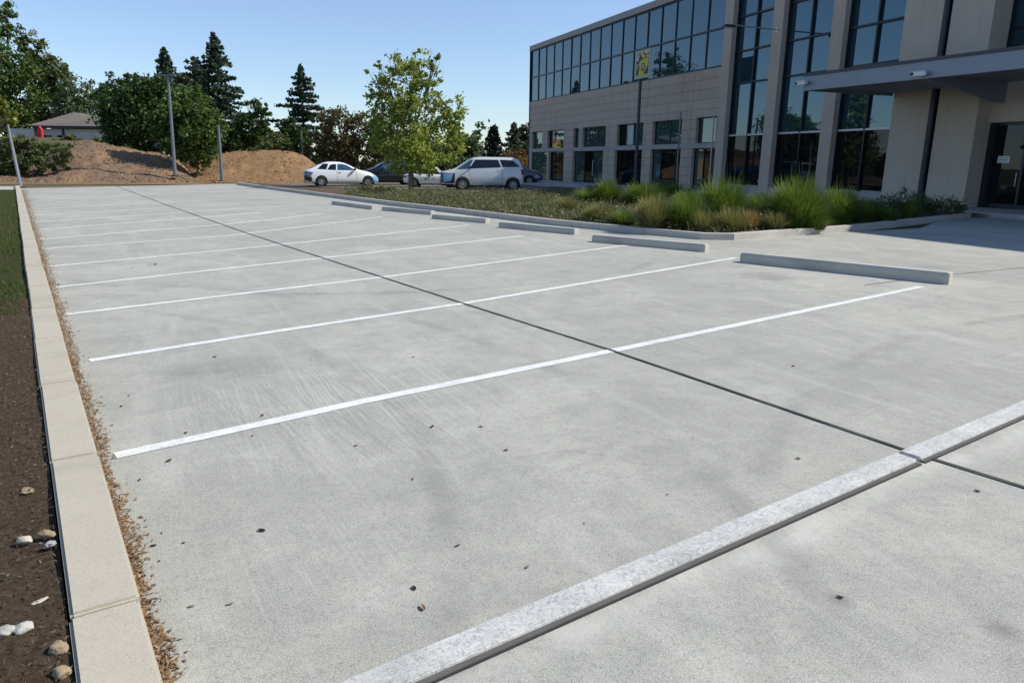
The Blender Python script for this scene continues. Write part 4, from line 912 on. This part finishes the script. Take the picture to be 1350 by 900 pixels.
c4.side([(4.30, .22), (5.06, .25), (5.06, .98), (4.22, .98)], 'front_trim', 'cartrim', 12, 8, .006); c4.side([(4.50, .52), (4.95, .46), (4.98, .94), (4.34, .96)], 'headlight', 'lamp', 8, 6, .016)
c4.side([(.03, .95), (.16, .9), (.22, 1.24), (.07, 1.26)], 'tail_light', 'redlamp'); c4.side([(1.15, .25), (3.4, .25), (3.4, .33), (1.15, .33)], 'side_skirt', 'cartrim', 20, 1, .006)
c4.end([(-.66, 1.32), (.66, 1.32), (.56, 1.85), (-.56, 1.85)], 'windscreen', 'carblue'); c4.end([(-.62, 1.4), (.62, 1.4), (.52, 1.85), (-.52, 1.85)], 'rear_window', 'carglass', False); c4.end([(-.6, .36), (.6, .36), (.6, .8), (-.6, .8)], 'grille', 'cartrim')
c4.mirror(3.35, 1.3)
def suv(root, paint, glass='carglass', H=1.62, L=4.6):
    k = H/1.62
    c = Car(root, M[paint], [(0., .36, .8, .98, .74, .72, .62), (.06, .28, .95, 1.1*k, .86, .82, .72), (.3, .24, 1.05*k, 1.38*k, .9, .85, .68), (.7, .22, 1.06*k, 1.57*k, .92, .86, .64), (1.5, .22, 1.05*k, 1.62*k, .92, .86, .64), (2.2, .22, 1.03*k, 1.6*k, .92, .86, .63), (2.75, .22, 1.0*k, 1.45*k, .92, .86, .63),
        (3.2, .22, .96*k, 1.16*k, .92, .85, .68), (3.6, .22, .9*k, 1.02*k, .9, .83, .7), (4.1, .24, .8*k, .93*k, .87, .8, .66), (4.45, .26, .66, .78, .78, .72, .58), (4.58, .32, .52, .58, .62, .6, .5)], [.85, 3.7], .33, 1.84)
    c.side([(.45, 1.12*k), (1.15, 1.1*k), (1.22, 1.46*k), (.75, 1.44*k)], 'rear_side_window', glass); c.side([(1.25, 1.1*k), (2.05, 1.08*k), (2.02, 1.5*k), (1.3, 1.5*k)], 'middle_side_window', glass); c.side([(2.13, 1.08*k), (3.0, 1.05*k), (2.6, 1.4*k), (2.1, 1.49*k)], 'front_side_window', glass)
    c.end([(-.62, 1.12*k), (.62, 1.12*k), (.55, 1.48*k), (-.55, 1.48*k)], 'rear_window', glass, False); c.end([(-.62, 1.14*k), (.62, 1.14*k), (.54, 1.46*k), (-.54, 1.46*k)], 'windscreen', glass)
    c.side([(.03, .8), (.3, .8), (.3, .98), (.05, .98)], 'tail_light', 'redlamp'); c.side([(4.2, .58), (4.5, .52), (4.48, .64), (4.1, .78)], 'headlight', 'lamp'); c.end([(-.45, .36), (.45, .36), (.45, .56), (-.45, .56)], 'grille', 'cartrim')
    c.side([(2.08, .4), (2.094, .4), (2.094, 1.05*k), (2.08, 1.05*k)], 'door_seam', 'seam', 1, 10, .004); c.mirror(2.85, 1.06*k)
    return c
a, b = atY(553, 246, 53.5), atY(474, 246, 51.8); a[2] = b[2] = 0
e, _ = carroot(a, b, 4.6, 'glossy black car half hidden behind the white car and the slim tree', .9, GRP); suv(e, 'carblack', 'carblue', 1.72)
a, b = atY(637, 240, 58), atY(713, 240, 57.2); a[2] = b[2] = 0
e, _ = carroot(a, b, 4.6, 'dark slate car in the shade by the far corner of the office block', .9, GRP); suv(e, 'cardark', 'carglass', 1.85)
# --- low white open roadster between them
a, b = gnd(536, 248.2), gnd(588, 248.8); 
a, b = atY(531, 248, 48.5), atY(610, 248, 48.5); a[2] = b[2] = 0
e, _ = carroot(a, b, 4.0, 'low white open top roadster between the tree trunk and the silver wagon', .8, GRP)
c3 = Car(e, M['carwhite'], [(0., .32, .6, .72, .6, .58, .5), (.1, .24, .72, .84, .76, .72, .64), (.6, .2, .80, .90, .82, .78, .7), (1.1, .19, .8, .86, .84, .8, .66), (1.7, .19, .8, .84, .84, .8, .64), (2.3, .19, .8, .86, .84, .8, .66), (2.9, .2, .74, .86, .83, .78, .64), (3.5, .22, .6, .7, .76, .7, .55), (3.9, .26, .44, .5, .62, .58, .45), (3.98, .3, .4, .42, .5, .48, .4)], [.75, 3.2], .29, 1.66)
MB().box((1.0, -.58, .84), (2.35, .58, .90), .02).build('cockpit', M['black'], e)
for y in (-.32, .32): MB().box((1.05, y-.2, .88), (1.25, y+.2, 1.18), .05).box((1.2, y-.22, .86), (1.7, y+.22, .95), .03).build('seat', M['black'], e)
fr = MB().tube([(2.55, -.66, .86), (2.15, -.56, 1.26), (2.15, .56, 1.26), (2.55, .66, .86)], .03).build('windscreen_frame', M['white'], e)
MB().add([(2.54, -.62, .88), (2.54, .62, .88), (2.16, .53, 1.24), (2.16, -.53, 1.24)], [(0, 1, 2, 3)]).build('windscreen', M['carglass'], fr)
MB().box((.85, -.6, .88), (1.02, .6, 1.06), .05).build('folded_roof', M['white'], e); c3.side([(3.3, .5), (3.75, .44), (3.6, .56), (3.2, .68)], 'headlight', 'lamp'); c3.side([(.03, .6), (.25, .6), (.25, .72), (.06, .72)], 'tail_light', 'redlamp')
# ================================================================ TREES AND PLANTS
def leaves(C, S, size, up=.35):
    """rhombic leaf quads: centres C (n,3)"""
    n = len(C); nr_ = rng.normal(0, 1, (n, 3)); nr_[:, 2] += up; nr_ /= np.linalg.norm(nr_, axis=1)[:, None]
    t = rng.normal(0, 1, (n, 3)); a = np.cross(nr_, t); a /= np.linalg.norm(a, axis=1)[:, None]+1e-9; b = np.cross(nr_, a)
    s = rng.uniform(size[0], size[1], n)[:, None]
    return np.stack([C-a*s*.6, C-b*s*.33-nr_*s*.07, C+a*s*.6, C+b*s*.33-nr_*s*.07], 1)
def crown_pts(lobes, n_tot, clump=.26, per=34, shell=.45, gap=.0):
    """lobes: (centre, (rx, ry, rz)) -> leaf centres gathered in clumps inside the lobes"""
    vol = np.array([l[1][0]*l[1][2] for l in lobes]); k = vol/vol.sum(); out = []
    for (c, r_), q in zip(lobes, k):
        nc = max(3, int(n_tot*q/per)); d = rng.normal(0, 1, (nc, 3)); d /= np.linalg.norm(d, axis=1)[:, None]
        rad = (shell+(1-shell)*rng.random(nc)**.6)[:, None]*(1+.16*rng.normal(0, 1, (nc, 1)))
        cc = np.array(c)+d*rad*np.array(r_)
        if gap:
            kp = np.array([noise.noise(Vector(p*(1.1/np.mean(r_)))+Vector((3, 1, 7))) > -gap for p in cc]); cc = cc[kp]
        cs = clump*np.mean(r_)*rng.uniform(.55, 1.25, (len(cc), 1))
        m = max(6, int(per)); P = np.repeat(cc, m, 0)+rng.normal(0, 1, (len(cc)*m, 3))*np.repeat(cs, m, 0)*np.array([.62, .62, .46])
        out.append(P)
    return np.concatenate(out)
def tree(name, base_px, base_y, D, lobes_px, leaf, n, size, label, cat='tree', group=None, trunk=.16, bark_='bark', clump=.26, gap=0., zb=None, depth=.85, limbs=True, shell=.45, per=34):
    B = atY(base_px, base_y, D)
    if zb is not None: B[2] = zb
    root = empty(name, B, 0, label, cat, group); lob = []
    for cx, cy, rx, ry in lobes_px:
        c = atY(cx, cy, D)-B; k = D/F; c[1] += rng.normal(0, .25)*rx*k; lob.append((c, (rx*k, max(rx, ry*.7)*k*depth, ry*k)))
    n = int(n*1.9); size *= .84
    P = crown_pts(lob, n, clump, per, shell, gap); P = P[P[:, 2] > .03]
    sz = size*D/F
    quadmesh('crown', leaves(P, None, (sz*.7, sz*1.3)), LF[leaf], root)
    if trunk:
        lt = .6 if name == 'maple_tree' else 1.; m = MB(); lo = min(l[0][2]-l[1][2]*.3 for l in lob); top = max(l[0][2] for l in lob); ctr = np.mean([l[0] for l in lob], 0)
        fork = np.array([ctr[0]*.35, ctr[1]*.35, max(.35*top, lo*.8)])
        m.tube([np.array([0, 0, -.25]), np.array([fork[0]*.3, fork[1]*.3, fork[2]*.5]), fork], [trunk*1.25, trunk, trunk*.8], 9)
        if limbs:
            for c, r_ in lob:
                mid = fork+(c-fork)*.5+np.array([rng.normal(0, .1)*r_[0], rng.normal(0, .1)*r_[0], .12*r_[2]])
                m.tube([fork, fork*.4+mid*.6+rng.normal(0, .06, 3)*r_[0], mid*.4+c*.6+rng.normal(0, .12, 3)*r_[0], c+np.array([rng.normal(0, .2)*r_[0], 0, r_[2]*.3])], [trunk*.5*lt, trunk*.36*lt, trunk*.24*lt, trunk*.06], 6)
                for _ in range(3):
                    d = rng.normal(0, 1, 3); d /= np.linalg.norm(d); m.tube([mid, c+d*np.array(r_)*.7], [trunk*.22, trunk*.06], 5)
        m.build('trunk', M[bark_], root, True)
    return root
def conifer(name, px, ytop, ybase, D, hw, label, leaf='conifer', group=None, dens=1., droop=.25, size=4.5, zb=None, step=.55, irregular=.25, trunk=.22):
    """hw: (y pixel, half width pixel) pairs"""
    B = atY(px, ybase, D)
    if zb is not None: B[2] = zb
    T = atY(px, ytop, D); H = T[2]-B[2]; root = empty(name, B, 0, label, 'tree', group)
    k = D/F; zs = [atY(px, y, D)[2]-B[2] for y, _ in hw]; ws = [w_*k for _, w_ in hw]
    o_ = np.argsort(zs); zs = np.array(zs)[o_]; ws = np.array(ws)[o_]
    m = MB(); m.tube([(0, 0, -.2), (0, 0, H*.6), (0, 0, H)], [trunk, trunk*.5, .02], 8); P = []
    z = max(.08*H, zs[0]); 
    while z < H*.985:
        Rr = np.interp(z, zs, ws); nb = max(4, int(rng.integers(5, 9)))
        a0 = rng.uniform(0, 6.28)
        for b in range(nb):
            a = a0+6.283*b/nb+rng.normal(0, .2); L = Rr*(1+irregular*rng.normal(0, 1)); L = max(L, .12)
            zz = z+rng.normal(0, .12); d = np.array([math.cos(a), math.sin(a), 0])
            tt = np.linspace(.05, 1, max(3, int(L/.28)))
            sag = -droop*L*tt**1.2+.34*droop*L*tt**3
            pts = d[None, :]*(L*tt)[:, None]; pts[:, 2] = zz+sag
            if L > .6: m.tube([(0, 0, zz), tuple(pts[len(pts)//2]), tuple(pts[-1])], [.05, .03, .01], 4, False)
            nn = max(3, int(9*dens))
            Q = np.repeat(pts, nn, 0); wv = (.08+.20*L*(1-np.repeat(tt, nn))*.9+.05)
            Q = Q+rng.normal(0, 1, Q.shape)*np.stack([wv*.6, wv*.6, np.full(len(wv), .075)], 1); Q[:, 2] -= np.abs(rng.normal(0, .07, len(Q)))
            P.append(Q)
        z += step*(0.55+.6*np.interp(z, zs, ws)/max(ws))
    for _ in range(14): P.append(np.array([[rng.normal(0, .05), rng.normal(0, .05), H-rng.uniform(0, .5)]]))
    P = np.concatenate(P); sz = size*k
    quadmesh('crown', leaves(P, None, (sz*.6, sz*1.2), .8), LF[leaf], root); m.build('trunk', M['bark'], root, True)
    return root
BG = 'trees behind the parking lot'
tree('maple_tree', 542, 249.5, 44.3, [(548, 178, 38, 42), (518, 172, 34, 34), (584, 172, 30, 34), (502, 118, 20, 24), (530, 105, 24, 32), (551, 92, 22, 24), (576, 128, 20, 22), (598, 152, 17, 24), (602, 180, 14, 20), (494, 152, 15, 20), (505, 190, 22, 18), (560, 212, 36, 20), (536, 130, 26, 32), (573, 86, 9, 10), (577, 76, 7, 7), (522, 214, 18, 14), (486, 98, 8, 12), (500, 88, 7, 8)],
     'bright', 9800, 4.5, 'slim yellow green maple tree with open crown standing in the planted island', 'tree', None, .15, 'barkgrey', .22, .12, .12, .8, shell=.3, per=22)
tree('broadleaf_tree', 12, 192, 108, [(-10, 40, 26, 40), (6, 92, 36, 38), (22, 132, 30, 34), (-26, 100, 42, 55), (8, 22, 14, 20), (28, 95, 18, 20), (10, 165, 34, 26), (36, 160, 22, 26)], 'mid', 9000, 4.6, 'tallest leafy tree at the left edge, dark green and partly cut by the frame', 'tree', BG, .4, gap=.3, zb=4.)
tree('broadleaf_tree', 58, 192, 114, [(46, 72, 18, 24), (60, 92, 22, 22), (78, 100, 14, 20), (52, 112, 26, 26), (66, 138, 28, 26), (38, 60, 10, 12), (86, 122, 12, 16), (48, 152, 30, 18)], 'olive', 6000, 4.4, 'airy olive tree with see through crown behind the white house', 'tree', BG, .3, 'barkgrey', .24, .35, zb=4.0)
tree('broadleaf_tree', 108, 195, 112, [(104, 130, 22, 22), (120, 126, 14, 18), (92, 148, 24, 22), (118, 150, 22, 24), (104, 168, 34, 16)], 'grey', 4500, 4., 'hazy grey green tree above the house roof', 'tree', BG, .3, gap=.3, zb=4.5)
tree('broadleaf_tree', 188, 206, 63, [(184, 148, 40, 40), (160, 128, 24, 24), (206, 124, 26, 22), (152, 160, 20, 30), (170, 182, 26, 16), (214, 160, 22, 34), (190, 116, 26, 16), (143, 140, 12, 20), (205, 186, 22, 14), (176, 104, 12, 7)], 'dark', 15000, 4.2, 'broad dense dark green tree standing on the left dirt mound', 'tree', BG, .3, gap=.25, zb=2.2)
tree('young_tree', 262, 241, 57, [(250, 168, 34, 32), (232, 140, 22, 22), (262, 190, 22, 24), (278, 172, 16, 26), (242, 196, 20, 16), (216, 170, 14, 24), (252, 132, 18, 16), (262, 212, 10, 8)], 'mid', 9500, 4.6, 'fresh green young tree on a thin dark trunk right of the tall lamp pole', 'tree', BG, .06, gap=.3, zb=0)
conifer('conifer_tree', 229, 63, 200, 94, [(63, 1), (80, 7), (100, 10), (140, 13), (200, 16)], 'narrow dark conifer behind the tall lamp pole', group=BG, step=.45, droop=.1)
tree('pine_tree', 255, 200, 92, [(256, 90, 10, 14), (246, 112, 16, 14), (264, 108, 12, 16), (252, 130, 20, 14), (270, 128, 10, 16), (258, 150, 20, 16)], 'pine', 4500, 4.4, 'loose brownish green pine beside the narrow conifer', 'tree', BG, .3, gap=.15)
conifer('spruce_tree', 296, 44, 215, 84, [(44, .8), (60, 8), (75, 15), (92, 20), (110, 24), (130, 30), (160, 36), (215, 40)], 'tallest pointed spruce with drooping branches in the middle of the tree line', group=BG, dens=1.35, droop=.22, step=.62, irregular=.3, zb=.3)
tree('broadleaf_tree', 335, 215, 82, [(334, 144, 14, 12), (344, 160, 14, 18), (326, 166, 20, 20), (342, 186, 20, 22), (318, 190, 24, 24), (350, 144, 6, 9), (300, 195, 26, 22), (280, 200, 24, 18)], 'dark', 6500, 4., 'dark green tree tucked behind the right side of the tall spruce', 'tree', BG, .3, gap=.15)
tree('shrub', 362, 215, 78, [(360, 192, 16, 16), (352, 202, 20, 12), (374, 198, 12, 14)], 'olive', 2600, 3.6, 'olive bush on the crest behind the right dirt mound', 'shrub', BG, .08)
conifer('cedar_tree', 403, 84, 218, 88, [(84, .8), (100, 7), (115, 11), (128, 16), (140, 23), (155, 25), (170, 30), (218, 34)], 'shorter cedar with level spreading branches left of the brownish trees', group=BG, dens=1.2, droop=.02, step=.75, irregular=.35, zb=.3)
tree('broadleaf_tree', 382, 218, 84, [(380, 168, 12, 12), (374, 184, 14, 16), (392, 186, 18, 20), (384, 202, 22, 14)], 'dark', 4200, 3.8, 'round dark tree at the foot of the cedar', 'tree', BG, .25)
tree('broadleaf_tree', 455, 228, 79, [(452, 166, 24, 22), (430, 166, 14, 16), (474, 166, 20, 22), (492, 178, 20, 24), (444, 196, 30, 24), (478, 204, 34, 22), (512, 196, 20, 22), (420, 192, 16, 18), (414, 212, 26, 14)], 'brown', 9500, 4., 'wide brownish green tree behind the white and the black car', 'tree', BG, .3, gap=.12)
tree('broadleaf_tree', 545, 232, 92, [(540, 196, 24, 22), (565, 206, 26, 20), (520, 208, 24, 18)], 'dark', 4200, 4., 'dark tree seen through the maple crown', 'tree', BG, .25)
tree('broadleaf_tree', 612, 232, 96, [(604, 196, 18, 16), (622, 192, 14, 15), (596, 208, 22, 16), (628, 206, 14, 16), (612, 214, 30, 14)], 'grey', 5200, 3.8, 'dusky grey green tree between the maple and the cypress', 'tree', BG, .3)
conifer('cypress_tree', 650.5, 166, 228, 79, [(166, 2), (172, 4.5), (180, 7.5), (192, 10.5), (204, 12), (228, 12)], 'dark pointed cypress left of the office corner', 'cypress', BG, 2.2, .05, 3.6, 0, .34, .12)
conifer('pine_tree', 677, 164, 226, 90, [(164, .8), (174, 5), (184, 10), (194, 14), (226, 17)], 'pale pine between the cypress and the office corner', 'pine', BG, 1.3, .05, 4.2, 0, .6, .3)
tree('pine_tree', 693, 226, 94, [(692, 178, 8, 12), (686, 192, 12, 14), (698, 198, 10, 18)], 'pine', 2400, 4., 'olive pine half hidden by the office corner', 'tree', BG, .2)
tree('shrub', 680, 228, 82, [(672, 206, 12, 6), (688, 206, 12, 6), (680, 214, 20, 8)], 'rust', 1700, 3.2, 'rust coloured shrub below the pines by the office corner', 'shrub', None, .06)
tree('young_tree', -16, 250, 37.5, [(4, 140, 10, 12), (14, 152, 8, 10), (-4, 158, 14, 14), (10, 164, 8, 6), (-14, 130, 18, 20), (0, 172, 6, 6)], 'yellow', 1500, 5.6, 'yellow green twigs reaching over the leaning pole at the left edge', 'tree', None, .1, 'barkgrey', .3, .1)
tree('hedge', 20, 236, 53, [(8, 196, 22, 14), (36, 200, 20, 13), (62, 206, 18, 14), (78, 202, 10, 11), (-14, 205, 20, 22), (12, 218, 26, 16), (42, 218, 20, 14), (26, 186, 14, 8), (66, 194, 16, 7), (-5, 228, 20, 12), (44, 190, 16, 7), (90, 197, 12, 8), (82, 215, 14, 10)], 'olive', 7500, 4., 'spreading green hedge on the bank at the left edge', 'hedge', None, .1, gap=.1)
tree('hedge', 128, 194, 82, [(70, 190, 14, 6), (84, 190, 14, 6), (102, 186, 12, 5), (118, 188, 14, 5), (132, 188, 12, 5), (92, 184, 8, 7)], 'olive', 1600, 3.4, 'low olive hedge in front of the white house', 'hedge', None, .05)
tree('shrub', 170, 200, 61, [(165, 196, 7, 6), (172, 200, 6, 5)], 'mid', 500, 3.2, 'small green bush left of the dark tree trunk on the mound', 'shrub', None, .04, zb=2.4)
tree('shrub', 131, 206, 58, [(130, 200, 5, 5), (133, 194, 3, 4)], 'olive', 260, 3.2, 'scraggy little plant on the bare slope of the left mound', 'shrub', None, .05, zb=2.1)
# the far wood closing the view behind all of them: nobody could count it
lob = []
for i, px in enumerate(range(-120, 720, 26)):
    yb = 182+10*math.sin(i*1.7)+(8 if px > 560 else 0)+(6 if 330 < px < 420 else 0)
    D = 124+9*math.sin(i*2.3); c = atY(px, yb+24, D); k = D/F; lob.append((c, (22*k, 16*k, 30*k)))
P = crown_pts(lob, 14000, .24, 30); P = P[P[:, 2] > 0]
o = quadmesh('far_wood', leaves(P, None, (.45, .8)), LF['dark'], kind='stuff')
# ---------------------------------------------------------------- planting in the island
def clump(name, px, py, hpx, wpx, leaf, label, n=900, cat='grass', group='clumps of ornamental grass in the island', arch=.8, stems=0):
    B = gnd(px, py, .11); D = B[1]; k = np.linalg.norm(B)/F; H = hpx*k; Wd = wpx*k
    a = rng.uniform(0, 6.283, n); r_ = np.sqrt(rng.random(n))*Wd*.24
    P = np.stack([r_*np.cos(a), r_*np.sin(a), np.zeros(n)], 1); a2 = a+rng.normal(0, .5, n)
    d = np.stack([np.cos(a2), np.sin(a2), np.zeros(n)], 1); q = np.stack([-np.sin(a2), np.cos(a2), np.zeros(n)], 1)
    of = rng.random(n)**.8; h = .9*H*rng.uniform(.55, 1.1, n)*(1.08-.5*of**2)*np.where(rng.random(n) < .05, 1.25, 1.); out = (Wd*.62)*of*arch; wd = rng.uniform(.010, .022, n)*max(1, D/16)
    V = []
    def pt(t): return P+np.array([0, 0, 1.])*(h*(1.25*t-.30*t*t*(1+out/(Wd+.01))))[:, None]+d*(out*t**1.6)[:, None]
    ts = [0, .4, .75, 1.]
    for t0, t1 in zip(ts[:-1], ts[1:]):
        w0, w1 = wd*(1-.85*t0), wd*(1-.85*t1)
        V.append(np.stack([pt(t0)-q*w0[:, None]/2, pt(t0)+q*w0[:, None]/2, pt(t1)+q*w1[:, None]/2, pt(t1)-q*w1[:, None]/2], 1))
    o = quadmesh(name, np.concatenate(V), LF[leaf]); o.location = (B[0], B[1], .10)
    return tag(o, label, cat, group)
G = [(800, 270, 36, 42, 'grass', 'lime green grass tuft, leftmost of the bright ones', 900), (846, 272, 34, 66, 'grass', 'dark green grass behind the tan tinged tufts', 1100),
     (791, 292, 26, 52, 'drygrass', 'low grey green rounded mound of fine grass by the kerb', 1000), (862, 301, 46, 64, 'drygrass', 'tan tinged feathery grass near the kerb, left one', 1200), (905, 302, 48, 66, 'grass', 'mixed green and straw grass close to the kerb bend', 1300),
     (950, 296, 62, 78, 'grass', 'tallest bright green fountain grass behind the kerb bend', 1900), (988, 303, 28, 30, 'orangegrass', 'small orange brown dried grass tuft', 500), (962, 305, 34, 50, 'drygrass', 'pale green tuft at the kerb bend below the tallest grass', 700),
     (1046, 300, 66, 84, 'grass', 'broad tall grass right of the orange tuft', 1900), (1104, 294, 46, 62, 'grass', 'deep green grass at the right end of the tall clumps', 1300), (1020, 303, 26, 40, 'drygrass', 'short straw coloured tuft between two tall grasses', 500), (925, 305, 30, 44, 'drygrass', 'straw green tuft leaning over the kerb', 600),
     (880, 268, 30, 60, 'grass', 'back row grass left of the tallest clump', 900), (1075, 302, 26, 40, 'grass', 'short green tuft on the kerb between the two broad grasses', 500), (745, 276, 18, 50, 'drygrass', 'low pale tuft at the left end of the grasses', 500), (822, 296, 22, 50, 'grass', 'short green tuft beside the grey mound', 500)]
G += [(775, 268, 22, 50, 'grass', 'small green tuft behind the low pale tuft', 600), (905, 278, 28, 50, 'grass', 'green grass between the straw grass and the building', 1100), (1000, 284, 30, 44, 'grass', 'dark green grass behind the orange tuft', 1000),
     (1082, 284, 30, 44, 'grass', 'green grass behind the right end of the tall clumps', 900), (1135, 292, 30, 44, 'grass', 'green grass where the dark shrubs begin', 800), (1168, 292, 20, 34, 'grass', 'short green blades between the dark shrubs', 400), (1198, 288, 24, 30, 'grass', 'upright narrow green blades before the downpipe', 300)]
for px, py, h, w_, lf, lab, n in G: clump('grass_clump', px, py, h, w_, lf, lab, int(n*1.7))
def bush(px, py, hpx, wpx, leaf, n, label, size=.05):
    B = gnd(px, py, .11); k = np.linalg.norm(B)/F; H, Wd = hpx*k, wpx*k; root = empty('shrub', B, 0, label, 'shrub', 'shrubs in the planting by the building')
    lob = [(np.array([rng.uniform(-.3, .3)*Wd, rng.uniform(-.2, .2)*Wd, H*rng.uniform(.35, .6)]), (Wd*.3, Wd*.28, H*rng.uniform(.3, .5))) for _ in range(5)]
    P = crown_pts(lob, n, .3, 22, .2); P = P[P[:, 2] > 0]; quadmesh('foliage', leaves(P, None, (size*.7, size*1.3), .5), LF[leaf], root)
    m = MB()
    for _ in range(7): m.tube([(0, 0, -.02), (rng.normal(0, .12)*Wd, rng.normal(0, .12)*Wd, H*.4), (rng.normal(0, .3)*Wd, rng.normal(0, .3)*Wd, H*rng.uniform(.7, 1.1))], [.014, .01, .004], 5)
    m.build('stems', M['bark'], root); return root
bush(1148, 290, 26, 44, 'dark', 1500, 'dark low shrub right of the last grass clump'); bush(1182, 287, 34, 44, 'dark', 1500, 'tallest dark shrub in front of the entrance wall'); bush(1212, 283, 26, 34, 'mid', 1100, 'green shrub in front of the dark downpipe'); bush(1244, 281, 18, 44, 'mid', 1100, 'low spreading green shrub at the kerb end by the entrance')
bush(1160, 286, 22, 50, 'mid', 1300, 'green filler shrub in front of the entrance wall'); bush(1228, 284, 22, 50, 'dark', 1400, 'dark filler shrub by the foot of the downpipe'); bush(1262, 281, 12, 24, 'mid', 500, 'last tiny shrub at the tip of the kerb'); bush(1122, 292, 18, 30, 'mid', 700, 'small bright shrub under the last tall grass'); bush(790, 258, 16, 50, 'dark', 1100, 'dark low shrub left of the signpost foot', .07); bush(842, 258, 16, 44, 'dark', 900, 'dark low shrub right of the signpost foot', .07); bush(1012, 282, 22, 40, 'olive', 900, 'twiggy olive shrub between the tall grasses'); bush(895, 264, 18, 50, 'olive', 900, 'dull olive shrub behind the back row grass', .06)
bush(484, 256, 13, 52, 'scrub', 900, 'dusty low shrub at the left end of the ground cover', .08); bush(508, 258, 14, 26, 'mid', 500, 'small bright green shrub left of the maple trunk', .08)
# low dusty ground cover, one mass
def inside(p, poly):
    x, y = p; c = False; n = len(poly); j = n-1
    for i in range(n):
        if (poly[i][1] > y) != (poly[j][1] > y) and x < (poly[j][0]-poly[i][0])*(y-poly[i][1])/(poly[j][1]-poly[i][1])+poly[i][0]: c = not c
        j = i
    return c
poly = [(p[0], p[1]) for p in [gnd(455, 261.5), gnd(520, 270), gnd(600, 279.5), gnd(720, 294), gnd(850, 307), gnd(935, 314.5), gnd(1010, 311), gnd(1060, 304), gnd(960, 270), gnd(820, 262), gnd(700, 257), gnd(600, 257.5), gnd(530, 253.5), gnd(470, 252)]]
xs = [p[0] for p in poly]; ys = [p[1] for p in poly]; Cc = []
while len(Cc) < 2300:
    p = (random.uniform(min(xs), max(xs)), random.uniform(min(ys), max(ys)))
    if inside(p, poly) and noise.noise(Vector((p[0]*.8, p[1]*.8, 2.))) > -.38: Cc.append((p[0], p[1], .1))
Cc = np.array(Cc); hh = rng.uniform(.05, .26, len(Cc)); m_ = 34
P = np.repeat(Cc, m_, 0); hv = np.repeat(hh, m_); P[:, :2] += rng.normal(0, .13, (len(P), 2)); P[:, 2] += np.abs(rng.normal(0, 1, len(P)))*hv*.6
quadmesh('ground_cover', leaves(P, None, (.035, .085), .9), LF['scrub'], kind='stuff')
P = np.repeat(Cc[::2], 10, 0)+0; P[:, :2] += rng.normal(0, .12, (len(P), 2)); quadmesh('ground_cover_grass', blades(P, (.12, .34), (.006, .014), .7), LF['drygrass'], kind='stuff')
# bent woody stem leaning out of the tall grass
a, b = gnd(950, 300, .11), gnd(922, 282, .11); za = .95
st_ = empty('dry_stem', gnd(952, 302, .11), 0, 'bare bent stem leaning out of the tallest grass', 'stem'); B = np.array(st_.location)
tp = atY(912, 250, B[1]+.3)-B; MB().tube([(0, 0, 0), tp*.5+np.array([0, 0, .06]), tp], [.012, .009, .004], 6).build('stem', M['barkgrey'], st_)
